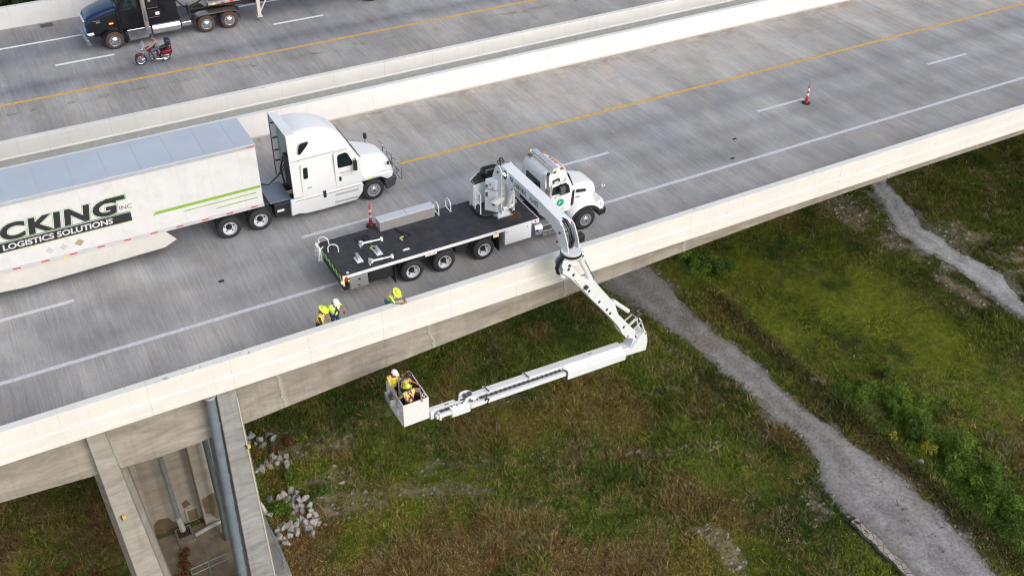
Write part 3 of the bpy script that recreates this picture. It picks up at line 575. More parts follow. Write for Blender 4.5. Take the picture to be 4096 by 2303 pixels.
M_orglens = mat('orange_lens', (.55, .14, .05), .3); M_lit = mat('lit_lamp', (1, 1, .95), .3, emit=(1, .98, .90), es=9); M_clear = mat('clear_lens', (.75, .76, .78), .12); M_hose = mat('hose_black', (.02, .02, .023), .35)
M_plate = mat('diamond_plate_base', (.42, .41, .41), .4, .5)
def diamond():
    m, nt, b, oc = newmat('diamond_plate')
    v = nd(nt, 'ShaderNodeTexChecker', Vector=oc, Scale=38.0, Color1=rgba((.50, .49, .49)), Color2=rgba((.27, .265, .27)))
    nt.links.new(v.outputs[0], b.inputs['Base Color']); b.inputs['Metallic'].default_value = .45; b.inputs['Roughness'].default_value = .4; return m
M_dia = diamond()

def wheel(parent, x, y, r, wd, side=-1, dual=False, rim='steel', tyre=None, rr=.56):
    """centre at (x, y outer face, r); side -1: outer face looks to -y"""
    o_ = (x, y, r); g = bpy.data.objects.new('wheel', None); COL.objects.link(g); g.parent = parent; g.location = Vector(o_)-Vector(ORG[parent]); ORG[g] = o_
    s = side; prof = [(r*rr, 0.01), (r*.66, -.005), (r*.86, 0.0), (r*.955, .03), (r, .055), (r, wd-.055), (r*.95, wd-.02), (r*.8, wd), (r*rr, wd)]
    MB().lathe([(a, -s*h) for a, h in prof], o_, 'y', 32, caps=(0, 0)).build('tyre', tyre or M_rub, g, angle=50)
    if dual: MB().lathe([(a, -s*(h+wd+.05)) for a, h in prof], o_, 'y', 32, caps=(0, 0)).build('tyre', tyre or M_rub, g, angle=50)
    R_ = r*rr
    if rim == 'steel':   # white deep dish rim with hand holes
        m_ = mat('rim_white', (.62, .64, .66), .35, var=.05)
        MB().lathe([(R_, .0), (R_*1.03, -.012), (R_*.97, -.012), (R_*.93, .05), (R_*.88, .10 if dual else .06), (R_*.62, .13 if dual else .05), (R_*.60, .15 if dual else .07), (R_*.2, .15 if dual else .07)][::1] if s < 0 else [(R_, 0), (R_*.5, -.05)], o_, 'y', 32, caps=(0, 1)).build('rim', m_, g, angle=40)
        mb = MB(); dy = .128 if dual else .045
        for k in range(5 if dual else 10):
            a = 2*math.pi*k/(5 if dual else 10)+.3; q = R_*(.73 if dual else .70); mb.cyl((x+q*math.cos(a), y+dy-.02, r+q*math.sin(a)), (x+q*math.cos(a), y+dy+.02, r+q*math.sin(a)), R_*(.13 if dual else .06), n=12)
        mb.build_each('hand_hole', M_blk, g)
        mb = MB().cyl((x, y+.02 if dual else y-.02, r), (x, y+.18, r), R_*.26, n=16).cyl((x, y+.13, r), (x, y+.16, r), R_*.46, n=20); mb.build('hub', M_blk, g)
    else:
        MB().lathe([(R_, .0), (R_*1.02, -.01), (R_*.94, -.012), (R_*.90, .03), (R_*.80, .02), (R_*.55, -.01), (R_*.34, -.04), (R_*.20, -.06), (R_*.02, -.065)], o_, 'y', 32).build('rim', M_chr if rim == 'chrome' else M_alu, g, angle=40)
        mb = MB()
        for k in range(10):
            a = 2*math.pi*k/10; q = R_*.66; mb.cyl((x+q*math.cos(a), y+.004, r+q*math.sin(a)), (x+q*math.cos(a), y-.012, r+q*math.sin(a)), R_*.085, n=8)
        mb.build_each('hand_hole', M_blk, g)
        if rim == 'alu': MB().cyl((x, y-.065, r), (x, y+.02, r), R_*.22, n=14).build('hub', M_grey, g)
    return g
def rrect(y0, y1, z0, z1, r, n=4, rb=None):
    """rounded rectangle ring in y,z; returns list of (y,z)"""
    rb = r if rb is None else rb; out = []
    for cy_, cz_, a0, q in ((y1, z1, 0, r), (y0, z1, 90, r), (y0, z0, 180, rb), (y1, z0, 270, rb)):
        cyy = cy_-q if cy_ == y1 else cy_+q; czz = cz_-q if cz_ == z1 else cz_+q
        for i in range(n+1):
            a = rad(a0+90*i/n); out.append((cyy+q*math.cos(a), czz+q*math.sin(a)))
    return out
def body_loft(mb, secs, mi=0, n=5):
    """secs: (x, y0, y1, z0, z1, r_top, r_bottom, inset at top)"""
    rings = []
    for x, y0, y1, z0, z1, r, rb, ins in secs:
        rr_ = rrect(y0, y1, z0, z1, r, n, rb); yc = (y0+y1)/2
        ring = []
        for yy, zz in rr_:
            t = max(0, min(1, (zz-z0)/(z1-z0+1e-6))); k = 1-ins*t**2/((y1-y0)/2+1e-6); ring.append((x, yc+(yy-yc)*k, zz))
        rings.append(ring)
    return mb.loft(rings, mi)
def sidepanel(mb, poly, y, th=.012, mi=0, s=-1): return mb.prism(poly, 'y', y, y+s*th, mi)
def rpoly(pts, r=.05, n=3):
    out = []; k = len(pts)
    for i in range(k):
        p = Vector(pts[i]); a = Vector(pts[i-1]); b = Vector(pts[(i+1) % k]); da = (a-p); db = (b-p); q = min(r, da.length*.45, db.length*.45); da = da.normalized()*q; db = db.normalized()*q
        for j in range(n+1):
            t = j/n; out.append(tuple(p+da*(1-t)**2+db*t**2))
    return out

# ================================================================== bridge inspection truck
T = thing('inspection_truck', (14.5, -.15, 0), 'white bridge inspection truck with black flatbed and folding boom reaching over the parapet', 'truck')
YN, YF = -1.40, 1.12
# chassis
MB().box(9.9, 21.0, -.55, -.35, .62, .95).box(9.9, 21.0, .1, .3, .62, .95).box(11.6, 12.2, -.9, .7, .4, .6).box(14.6, 15.1, -.9, .7, .45, .9).box(9.72, 9.9, -1.2, 1.0, .5, 1.1).box(12.4, 16.2, -.6, .4, .9, 1.14).build('chassis', M_blk, T, smooth=False)
# bed
bed = MB().box(9.66, 18.15, YN+.03, YF-.03, 1.13, 1.295).build('flatbed', M_bed, T, smooth=False, bevel=.01)
MB().box(9.66, 16.58, YN, YN+.029, 1.17, 1.302).box(16.58, 17.86, YN, YN+.029, 1.22, 1.300).box(17.86, 18.16, YN-.0, YN+.029, 1.13, 1.302).box(18.151, 18.18, YN, YF, 1.13, 1.302).build('side_rail', M_vw, T, smooth=False, bevel=.006)
MB().box(9.66, 18.15, YF-.029, YF, 1.15, 1.302).build('side_rail', M_blk, T, smooth=False)
MB().box(16.6, 16.605, YN+.04, YF-.04, 1.2955, 1.297).box(14.1, 14.104, YN+.04, YF-.04, 1.2955, 1.297).box(16.9, 17.7, -.95, -.945, 1.2955, 1.297).build_each('bed_seam', M_grey, bed, smooth=False)
o = MB().prism([(17.05, -.95), (17.6, -1.0), (17.75, -.55), (17.3, -.4), (16.95, -.6)], 'z', 1.2955, 1.2975).build('rust_mark', mat('rust_stain', (.07, .04, .028), .9, var=.5, vs_=7), bed, smooth=False)
# white locker, diamond box, tanks and steps on near side
lk = MB().box(16.59, 17.82, YN-.005, -.75, .49, 1.215).build('locker', M_vw, T, smooth=False, bevel=.012)
MB().box(16.66, 16.68, YN-.02, YN-.006, 1.06, 1.15).box(17.6, 17.62, YN-.02, YN-.006, 1.06, 1.15).build_each('latch', M_grey, lk, smooth=False)
db_ = MB().box(9.92, 10.65, YN-.002, -.75, .60, 1.125).build('toolbox', M_dia, T, smooth=False, bevel=.01)
MB().box(10.24, 10.34, YN-.02, YN-.003, .96, 1.03).box(10.2, 10.33, YN-.015, YN-.003, .70, .725).build_each('latch', M_blk, db_, smooth=False)
MB().box(10.75, 11.75, -1.25, -1.0, .55, 1.12).box(11.78, 11.81, -1.34, -.6, .22, 1.12).build('mud_guard', M_blk, T, smooth=False)
MB().box(16.33, 16.36, -1.36, -.7, .25, 1.12).build('mud_flap', M_blk, T, smooth=False)
MB().cyl((17.98, -1.2, .72), (18.32, -1.2, .72), .30, n=28).build('fuel_tank', M_alu, T)
MB().cyl((18.05, -1.51, .80), (18.05, -1.49, .80), .06, n=12).build('tank_badge', mat('badge_blue', (.02, .06, .30), .4), T)
stp = MB().box(18.4, 19.35, -1.38, -.9, .36, .42).box(18.4, 19.35, -1.40, -1.37, .36, .62).box(18.42, 19.3, -1.25, -.9, .72, .76).build('cab_step', M_alu, T, smooth=False, bevel=.008)
mb = MB()
for i in range(14): mb.box(18.46+i*.062, 18.49+i*.062, -1.35, -1.08, .421, .428); mb.box(18.46+i*.062, 18.49+i*.062, -1.404, -1.4005, .40, .59)
mb.build('grip_strip', M_grey, stp, smooth=False)
# lamps along rail
def lamp(par, x, y, z, m, w_=.05, h_=.05, th=.02, s=-1): return MB().box(x-w_, x+w_, min(y, y+s*th), max(y, y+s*th), z-h_, z+h_).build('marker_light', m, par, smooth=False, bevel=.01)
MB().box(16.05, 16.30, YN-.012, YN-.001, 1.02, 1.16).build('lamp_plate', M_vw, T, smooth=False)
lamp(T, 16.17, YN-.013, 1.08, M_amb, .09, .035); lamp(T, 16.17, YN-.001, 1.235, M_red, .03, .03); lamp(T, 18.0, YN-.001, 1.22, M_red, .035, .035)
lamp(T, 18.06, YN-.001, 1.14, M_vw, .02, .01)
MB().box(13.05, 13.55, YN-.010, YN-.001, 1.09, 1.225).build('warning_plate', M_vw, T, smooth=False)
lamp(T, 13.22, YN-.011, 1.175, M_red, .10, .012, .003); lamp(T, 13.44, YN-.011, 1.165, M_grey, .07, .015, .003)
MB().prism([(9.63, 1.13), (9.63, 1.30), (9.66, 1.30), (9.66, 1.13)], 'y', YN, YF).build('rear_sill', M_blk, T, smooth=False)
# rear chevron board, lamps, ladder and hoops
mb = MB(); n_ = 11
for i in range(n_):
    ya = YN+.05+i*(YF-YN-.5)/n_; yb = ya+(YF-YN-.5)/n_; d_ = .11
    mb.add([(9.615, ya, 1.04), (9.615, yb, 1.04), (9.615, yb+d_, 1.25), (9.615, ya+d_, 1.25), (9.628, ya, 1.04), (9.628, yb, 1.04), (9.628, yb+d_, 1.25), (9.628, ya+d_, 1.25)], [(0,1,2,3),(4,5,6,7),(0,1,5,4),(2,3,7,6),(1,2,6,5),(3,0,4,7)], i % 2)
mb.build('chevron_board', [mat('lime_reflect', (.45, .75, .04), .5), mat('green_reflect', (.02, .16, .13), .5)], T, smooth=False)
MB().box(9.64, 9.70, YN-.015, YN+.06, .86, 1.3).build('lamp_post', M_vw, T, smooth=False); lamp(T, 9.78, YN-.016, 1.22, M_red, .045, .045); lamp(T, 9.76, YN-.016, 1.10, M_red, .05, .04)
MB().box(9.58, 9.63, YN-.02, YN+.07, .98, 1.06).build('rear_light', M_yell, T, smooth=False); lamp(T, 9.87, YN-.002, 1.06, M_amb, .03, .05)
M_tw = mat('tube_white', (.78, .79, .79), .4, var=.03)
mb = MB()
for yy in (.62, 1.0): mb.tube([(9.55, yy, .75), (9.52, yy, 1.35), (9.66, yy, 1.42)], .026, 8).tube([(9.42, yy, .80), (9.50, yy, 1.45)], .024, 8)
for zz in (.85, 1.08, 1.32): mb.box(9.46, 9.56, .60, 1.02, zz, zz+.025)
mb.build('ladder', M_tw, T)
def hoop(pts, name='grab_hoop'): return MB().tube(pts, .022, 8).build(name, M_tw, T)
def arc(c, ax, r, z0, zt, n=10):
    P = [(c[0]-ax[0]*r, c[1]-ax[1]*r, z0)]
    for i in range(n+1):
        a = math.pi*i/n; P.append((c[0]-ax[0]*r*math.cos(a), c[1]-ax[1]*r*math.cos(a), zt+r*math.sin(a)))
    P.append((c[0]+ax[0]*r, c[1]+ax[1]*r, z0)); return P
hoop(arc((9.80, .98), (.80, -.6), .20, 1.295, 1.42)); hoop(arc((9.93, .28), (.9, -.4), .20, 1.295, 1.46))
for xx in (14.66, 15.2): hoop(arc((xx, .94), (0, 1), .23, 1.295, 1.58)); MB().box(xx-.02, xx+.02, .70, 1.18, 1.296, 1.32).build('hoop_foot', M_tw, T, smooth=False)
MB().tube([(12.38, -.88, 1.295), (12.40, -.88, 1.34), (12.58, -.88, 1.34), (12.60, -.88, 1.295)], .012, 6).box(12.35, 12.63, -.93, -.83, 1.2955, 1.303).build('tie_down', M_tw, T)
MB().box(9.86, 9.96, -1.28, -1.18, 1.2955, 1.306).build('tie_down', M_tw, T, smooth=False, bevel=.01)
# aluminium storage box
sb = MB().box(12.07, 14.49, .71, 1.14, 1.296, 1.735).build('storage_box', M_dia, T, smooth=False, bevel=.006)
MB().box(12.06, 13.27, .70, 1.15, 1.736, 1.765).box(13.285, 14.50, .70, 1.15, 1.736, 1.765).build('lid', mat('lid_aluminium', (.66, .67, .69), .35, .35, var=.05), sb, smooth=False, bevel=.006)
# wheels
for x in (12.55, 13.93, 15.70): wheel(T, x, -1.29, .485, .235, -1, True, 'steel', rr=.57); 
mbw = MB()
for x in (12.55, 13.93, 15.70):
    for yy in (.46, .74): mbw.lathe([(.28, 0), (.45, .01), (.485, .05), (.485, .19), (.45, .23), (.28, .23)], (x, yy, .485), 'y', 24)
mbw.lathe([(.28, 0), (.45, .01), (.485, .05), (.485, .25), (.45, .29), (.28, .29)], (20.49, .68, .485), 'y', 24)
mbw.build_each('tyre', M_rub, T, angle=50)
wheel(T, 20.49, -1.36, .50, .30, -1, False, 'alu', rr=.55)
# cab
YC0, YC1 = -1.10, .86
mb = MB(); cs = []
for x, zt, r, ins in ((18.60, 2.72, .18, .02), (18.66, 2.98, .26, .06), (18.80, 3.06, .30, .10), (19.1, 3.09, .32, .13), (19.40, 3.05, .32, .15), (19.62, 2.92, .30, .17), (19.74, 2.76, .24, .17)):
    cs.append((x, YC0, YC1, 1.02, zt, r, .05, ins))
cs += [(19.98, YC0, YC1, 1.02, 2.10, .10, .05, .03), (20.0, YC0, YC1, 1.02, 2.02, .08, .05, .02)]
body_loft(mb, cs, 0, 6); cab = mb.build('cab', M_vw, T, angle=48)
# windscreen and roof visor
mb = MB(); mb.add([(19.775, YC0+.16, 2.70), (19.99, YC0+.10, 2.12), (19.99, YC1-.10, 2.12), (19.775, YC1-.16, 2.70), (19.80, YC0+.15, 2.71), (20.015, YC0+.09, 2.13), (20.015, YC1-.09, 2.13), (19.80, YC1-.15, 2.71)], [(0,1,2,3),(4,5,6,7),(0,1,5,4),(1,2,6,5),(2,3,7,6),(3,0,4,7)])
mb.build('windscreen', M_glass, T)
mb = MB(); mb.loft([[(19.58+dx*math.cos(a_)*1, (YC0+YC1)/2+(YC1-YC0-.12)/2*math.sin(a_), 2.90+dz-(.10 if abs(math.sin(a_)) > .9 else 0)-.22*abs(math.sin(a_))**3) for a_ in [math.pi*(i/16-.5) for i in range(17)]] for dx, dz in ((.16, .02), (.30, -.10), (.28, -.13), (.14, -.02))])
mb.build('sun_visor', M_vw, T)
dr = MB(); sidepanel(dr, rpoly([(18.88, 1.10), (19.86, 1.10), (19.93, 2.05), (19.66, 2.56), (18.90, 2.52)], .08), YC0+.001, .012); dr = dr.build('door', M_vw, T, bevel=.004)
gl = MB(); sidepanel(gl, rpoly([(18.91, 2.00), (19.28, 2.03), (19.42, 1.90), (19.80, 1.93), (19.72, 2.28), (19.56, 2.46), (18.93, 2.38)], .05), YC0-.0125, .006); gl.build('window', M_glass, dr)
MB().box(19.0, 19.12, YC0-.03, YC0-.013, 1.86, 1.89).build('handle', M_chr, dr, smooth=False)
MB().prism(rpoly([(19.84, 1.22), (19.99, 1.30), (20.02, 2.0), (19.90, 1.96)], .03), 'y', YC0-.016, YC0-.003).build('door_gap', M_blk, T)
# rear window
mb = MB().prism([(p[0], p[1]) for p in rpoly([(-.66, 2.06), (.42, 2.06), (.42, 2.48), (-.66, 2.48)], .07)], 'x', 18.588, 18.60); mb.build('rear_window', M_glass, T)
mb = MB().prism([(p[0], p[1]) for p in rpoly([(-.70, 2.02), (.46, 2.02), (.46, 2.52), (-.70, 2.52)], .09)], 'x', 18.591, 18.604); mb.build('window_seal', M_blk, T)
# seal of the state on the door: green disc with pale ring and a white flying-road mark
E_ = (19.33, YC0-.0135, 1.56)
def disc(r, y, m, name, n=28, r0=0.0): return MB().cyl((E_[0], y, E_[2]), (E_[0], y-.003, E_[2]), r, n=n).build(name, m, dr)
disc(.215, YC0-.0125, mat('seal_ring', (.55, .66, .63), .4), 'seal_ring'); disc(.205, YC0-.0160, M_vw, 'seal_field'); disc(.175, YC0-.0195, mat('seal_green', (.0, .33, .21), .4, var=.04), 'seal_disc')
MB().prism([(19.19, 1.47), (19.27, 1.50), (19.325, 1.555), (19.46, 1.63), (19.33, 1.59), (19.30, 1.67), (19.285, 1.56), (19.25, 1.52)], 'y', YC0-.0262, YC0-.0231).build('seal_mark', M_vw, dr, smooth=False)
for z_ in (1.245, 1.21): MB().box(19.2, 19.55, YC0-.0165, YC0-.013, z_, z_+.012).build('small_print', M_grey, dr, smooth=False)
# hood, fenders, bumper, grille
mb = MB(); body_loft(mb, [(19.99, -.96, .72, 1.1, 2.02, .16, .05, .08), (20.3, -.92, .68, 1.05, 1.98, .20, .05, .10), (20.8, -.86, .62, .95, 1.90, .22, .05, .10), (21.15, -.80, .56, .85, 1.80, .24, .06, .10), (21.33, -.72, .48, .80, 1.66, .26, .08, .08), (21.38, -.66, .42, .85, 1.45, .2, .08, .05)], 0, 5); mb.build('hood', M_vw, T, angle=50)
MB().prism(rpoly([(20.22, 1.70), (20.66, 1.64), (20.70, 1.72), (20.26, 1.80)], .01), 'y', -.965, -.87).build('hood_vent', M_blk, T)
text_mesh('50008', .085, frame_mtx((20.16, -.985, 1.47), (1, .05, -.10), (0, .1, 1)), mat('hood_digits', (.30, .31, .33), .5), 'number', T, ext=.012)
for s_, ya, yb in ((-1, -1.40, -.82), (1, .58, 1.16)):
    mb = MB(); rings = []
    for i in range(13):
        a = rad(200-i*190/12); rx, rz = .80, .76; px, pz = 20.47+rx*math.cos(a), .50+rz*math.sin(a)+.02; qx, qz = 20.47+(rx-.07)*math.cos(a), .50+(rz-.07)*math.sin(a)
        rings.append([(px, ya, pz-.05), (px, ya+.10*1, pz+.05), (px+0, yb, pz+.26), (qx, yb, qz), (qx, ya, qz-.03)])
    mb.loft(rings); mb.build('fender', M_vw, T, angle=55)
    yo = ya-.015 if s_ < 0 else yb+.015; mb = MB(); rings = []
    for i in range(13):
        a = rad(196-i*186/12); rings.append([(20.47+rx_*math.cos(a), yy_, .50+rz_*math.sin(a)) for rx_, rz_, yy_ in ((.79, .73, yo-.02), (.79, .73, yo+.12*(-s_)), (.66, .60, yo+.12*(-s_)), (.66, .60, yo-.02))])
    mb.loft(rings); mb.build('wheel_arch', M_blk, T, angle=55)
MB().prism([(21.0, 1.14), (21.33, 1.30), (21.46, 1.0), (21.40, .72), (21.1, .80)], 'y', -1.30, -.70).prism([(21.0, 1.14), (21.33, 1.30), (21.46, 1.0), (21.40, .72), (21.1, .80)], 'y', .46, 1.06).build_each('front_fender', M_vw, T, bevel=.05, seg=3)
MB().prism([(21.2, .45), (21.52, .50), (21.55, .78), (21.25, .78)], 'y', -1.32, 1.08).build('bumper', M_blk, T, bevel=.04)
MB().box(21.375, 21.39, -.62, .38, .9, 1.42).build('grille', M_chr, T, smooth=False)
lamp(T, 21.31, -1.31, 1.08, M_clear, .09, .06); lamp(T, 20.95, -1.34, 1.06, M_vw, .05, .015)
MB().tube([(21.05, -.98, 1.45), (21.34, -1.10, 1.78)], .012, 6).build('mirror_arm', M_chr, T); MB().ball((21.42, -1.12, 1.80), .10, 10, 0, (.55, 1, 1)).build('hood_mirror', M_chr, T)
# door mirror
MB().box(19.18, 19.42, -1.36, -1.20, 2.06, 2.42).build('door_mirror', M_grey, T, smooth=False, bevel=.03); MB().tube([(19.30, -1.12, 2.46), (19.30, -1.28, 2.46), (19.30, -1.28, 2.40)], .02, 6).build('mirror_bracket', M_blk, T)
MB().prism([(18.98, 2.66), (19.28, 2.70), (19.28, 2.58), (19.25, 2.58), (19.25, 2.66), (19.01, 2.62), (19.01, 2.54), (18.98, 2.54)], 'y', YC0+.10, YC0-.0).build('grab_bracket', M_blk, T, smooth=False)
# exhaust stack
MB().cyl((18.72, -1.06, 2.42), (18.72, -1.06, 3.02), .062, n=18).build('exhaust_pipe', M_chr, T); MB().cyl((18.72, -1.06, 3.02), (18.72, -1.10, 3.10), .068, n=18).build('exhaust_tip', M_blk, T)
MB().cyl((18.70, -1.06, 1.25), (18.72, -1.06, 2.42), .115, n=20).build('heat_shield', mat('perforated_shield', (.22, .21, .20), .5, .6, var=.5, vs_=45), T)
# light bar and markers on roof
lb = MB().box(18.90, 19.16, -1.16, .62, 3.23, 3.30).build('light_bar', mat('light_bar_top', (.50, .56, .62), .3, .3), T, smooth=False, bevel=.02)
for yy in (-.5, -.32, -.12, .06): MB().box(18.895, 19.165, yy-.006, yy+.006, 3.236, 3.303).build('seam', M_grey, lb, smooth=False)
mb = MB()
for yy in (-1.12, -.9, -.7, -.5, -.3, -.1, .1, .3, .55): mb.box(18.88, 19.18, yy-.045, yy+.045, 3.17, 3.228)
mb.build('lens', mat('warm_lens', (.70, .66, .60), .3, emit=(1, .8, .55), es=.1), lb, smooth=False, bevel=.01)
MB().ball((18.93, .66, 3.22), .06, 8).ball((19.1, -1.2, 3.21), .06, 8).build('end_beacon', mat('warm_beacon', (.85, .62, .45), .3, emit=(1, .62, .3), es=.5), lb)
MB().box(18.96, 19.1, -1.08, -1.0, 3.0, 3.18).box(18.96, 19.1, .40, .48, 2.98, 3.18).build('bracket', M_chr, lb, smooth=False)
MB().cyl((18.72, .42, 3.02), (18.72, .42, 3.16), .012, n=6).box(18.68, 18.82, .34, .52, 3.14, 3.2).build('roof_camera', M_grey, T)
for i, yy in enumerate((-.88, -.34, -.12, .10, .62)): MB().prism([(19.42, 2.99), (19.58, 2.98), (19.56, 3.04), (19.46, 3.055)], 'y', yy-.05, yy+.05).build('roof_marker', M_orglens, T, bevel=.01)
MB().box(18.45, 18.595, -.9, .7, 1.1, 1.25).box(18.2, 18.6, -.5, .3, .6, 1.1).build('cab_mount', M_blk, T, smooth=False)
# ------------------------------------------------ turret, control deck
MB().box(16.67, 17.36, -.66, -.44, 1.2975, 1.325).box(16.67, 17.36, .2, .62, 1.2975, 1.325).box(16.62, 17.4, -.44, .2, 1.2975, 1.315).build_each('base_plate', M_alu, T, smooth=False, bevel=.006)
MB().prism([(-.62, 1.325), (-.46, 1.325), (-.46, 1.40), (-.54, 1.36)], 'x', 16.72, 17.28).cyl((17.0, -.05, 1.3), (17.0, -.05, 1.48), .42, n=32).build('slew_ring', M_vw2, T)
pf = [(16.05, .60), (16.03, -.14), (16.14, -.34), (16.32, -.42), (16.86, -.42), (16.86, .62)]
MB().prism(pf, 'z', 1.40, 1.45).build('operator_deck', M_bed, T, smooth=False, bevel=.01)
# side wall and top of the rear housing
MB().prism([(16.14, .42), (16.14, .46), (17.25, .62), (17.25, .58)], 'z', 1.47, 2.47).prism([(16.11, .45), (16.15, .43), (16.15, .76), (16.11, .74)], 'z', 1.33, 2.47).prism([(16.11, .74), (16.66, 1.16), (16.66, 1.20), (16.10, .78)], 'z', 1.33, 2.47).prism([(16.66, 1.17), (17.5, 1.25), (17.5, 1.29), (16.66, 1.20)], 'z', 1.33, 2.47).build('housing_wall', M_vw2, T, smooth=False, bevel=.008)
MB().prism([(16.12, .72), (16.14, .41), (17.3, .56), (17.5, 1.24), (16.95, 1.19), (16.67, 1.15)], 'z', 2.475, 2.505).build('housing_top', M_bed, T, smooth=False, bevel=.006)
MB().tube([(16.16, .78, 2.51), (16.16, .78, 2.55), (16.60, 1.10, 2.55), (16.60, 1.10, 2.51)], .015, 6).build('grab_bar', M_tw, T)
for p in ((16.17, .50), (16.17, .64), (16.55, 1.0)): MB().cyl((p[0], p[1], 2.506), (p[0], p[1], 2.52), .02, n=8).build('bolt', M_tw, T)
# gate rail
MB().tube([(16.10, .27, 1.45), (16.10, .27, 2.42), (16.10, -.22, 2.36), (16.10, -.22, 1.45)], .024, 8).tube([(16.10, .27, 1.93), (16.10, -.22, 1.88)], .022, 8).build('gate', M_tw, T)
# air tank
MB().lathe([(.001, -.0), (.12, .01), (.20, .06), (.24, .14), (.245, .2), (.245, .60), (.24, .65), (.20, .73), (.1, .78), (.001, .79)], (16.55, .62, 2.82), 'x', 28).build('air_tank', mat('tank_black', (.012, .012, .014), .22, var=.1), T, angle=60)
MB().box(16.7, 17.3, .40, .70, 2.5, 2.76).build('tank_stand', M_blk, T, smooth=False)
# control cabinets
cb_ = MB().prism([(16.43, .0), (16.70, -.36), (16.93, -.36), (16.93, .0)], 'z', 2.48, 2.92).build('control_cabinet', M_vw2, T, smooth=False, bevel=.012)
cb2 = MB().prism([(16.40, .0), (16.72, -.38), (16.93, -.38), (16.93, .0)], 'z', 1.455, 2.42).build('control_cabinet', M_vw2, T, smooth=False, bevel=.012)
def face_box(cx_, cy_, cz_, w_, h_, th, m, name, par):
    d = Vector((.27, -.36, 0)).normalized(); n = Vector((-.36, -.27, 0)).normalized(); c0 = Vector((cx_, cy_, cz_))+n*.004
    mb = MB(); P = [c0+d*a*w_/2+Vector((0, 0, b*h_/2))+n*t for t in (0, th) for a, b in ((-1,-1),(1,-1),(1,1),(-1,1))]
    mb.add(P, [(0,1,2,3),(4,5,6,7),(0,1,5,4),(1,2,6,5),(2,3,7,6),(3,0,4,7)]); return mb.build(name, m, par, smooth=False)
face_box(16.47, -.055, 2.60, .08, .14, .012, M_grey, 'panel_screen', cb_); face_box(16.565, -.18, 2.72, .03, .09, .03, M_blk, 'switch', cb_); face_box(16.62, -.255, 2.56, .05, .06, .01, M_grey, 'gauge', cb_)
face_box(16.46, -.07, 2.22, .10, .2, .012, M_grey, 'panel_screen', cb2)
for z_ in (1.98, 1.88, 1.78): face_box(16.65, -.30, z_, .10, .06, .012, M_blk, 'control_slot', cb2)
MB().prism([(16.80, -.37), (16.96, -.37), (16.98, -.5), (16.84, -.52)], 'z', 2.38, 2.62).build('junction_box', M_vw2, T, smooth=False, bevel=.03)
MB().prism([(16.45, 2.08), (16.75, 2.22), (17.0, 2.22), (17.0, 2.10), (16.74, 1.92), (16.62, 1.93)], 'y', -.62, -.40).build('covered_controls', mat('tarp_white', (.74, .72, .70), .6, var=.1), T, smooth=False, bevel=.04, seg=3)
MB().tube([(16.40, -.60, 2.15), (16.5, -.52, 2.10), (16.62, -.48, 2.06)], .018, 6).build('lever', M_tw, T)
MB().cyl((17.0, .0, 2.92), (17.0, .0, 3.3), .006, n=5).build('antenna', M_blk, T)
# uprights (ears) of the turret
B0 = (17.05, .3); BD = (.6, -4.9)
ear = [(.20, 1.45), (.95, 1.45), (.86, 1.9), (.84, 2.86), (.86, 3.38), (.76, 3.55), (.58, 3.60), (.42, 3.46), (.24, 3.0), (.22, 2.4)]
for c_, nm in ((-.29, 0), (.29, 1)):
    MB().slab(ear, B0, BD, c_, .022).build('turret_upright', M_vw2, T, smooth=False, bevel=.008)
    d_ = Vector((BD[0], BD[1], 0)).normalized(); n_v = Vector((-d_.y, d_.x, 0)); q = Vector((B0[0], B0[1], 3.30))+d_*.60
    MB().cyl(q+n_v*(c_-.04), q+n_v*(c_+.04), .05, n=14).build('pivot_pin', M_blk, T)
MB().slab([(.20, 1.45), (.40, 1.45), (.36, 3.0), (.26, 3.0)], B0, BD, 0, .27).build('turret_back_plate', M_vw2, T, smooth=False)
# main boom
bt = [(.46, 3.46), (.70, 3.62), (1.0, 3.60), (2.2, 3.44), (3.1, 3.33), (4.5, 3.05), (4.62, 2.98)]
bb = [(4.66, 2.62), (4.46, 2.50), (4.40, 2.42), (3.85, 2.66), (3.6, 2.72), (3.3, 2.70), (3.0, 2.82), (2.48, 2.90), (1.9, 3.02), (1.65, 3.02), (1.42, 2.92), (1.2, 2.86), (.95, 2.94), (.82, 3.06), (.60, 3.20), (.46, 3.28)]
MB().slab(bt+bb, B0, BD, 0, .235).build('main_boom', M_vw2, T, smooth=False, bevel=.012)
MB().slab([(.98, 3.54), (1.12, 3.42), (1.10, 3.22), (.98, 3.10), (.88, 3.2), (.86, 3.4)], B0, BD, -.237, .004).build('boom_opening', M_blk, T, smooth=False)
def bpt(s_, z_, c_=0.0): return Vector((B0[0], B0[1], z_))+d_*s_+n_v*c_
MB().cyl(bpt(1.02, 3.40, -.245), bpt(1.02, 3.38, -.30), .075, n=18).build('work_lamp', M_lit, T); MB().cyl(bpt(1.02, 3.42, -.2), bpt(1.02, 3.40, -.27), .085, n=18).build('lamp_housing', M_blk, T)
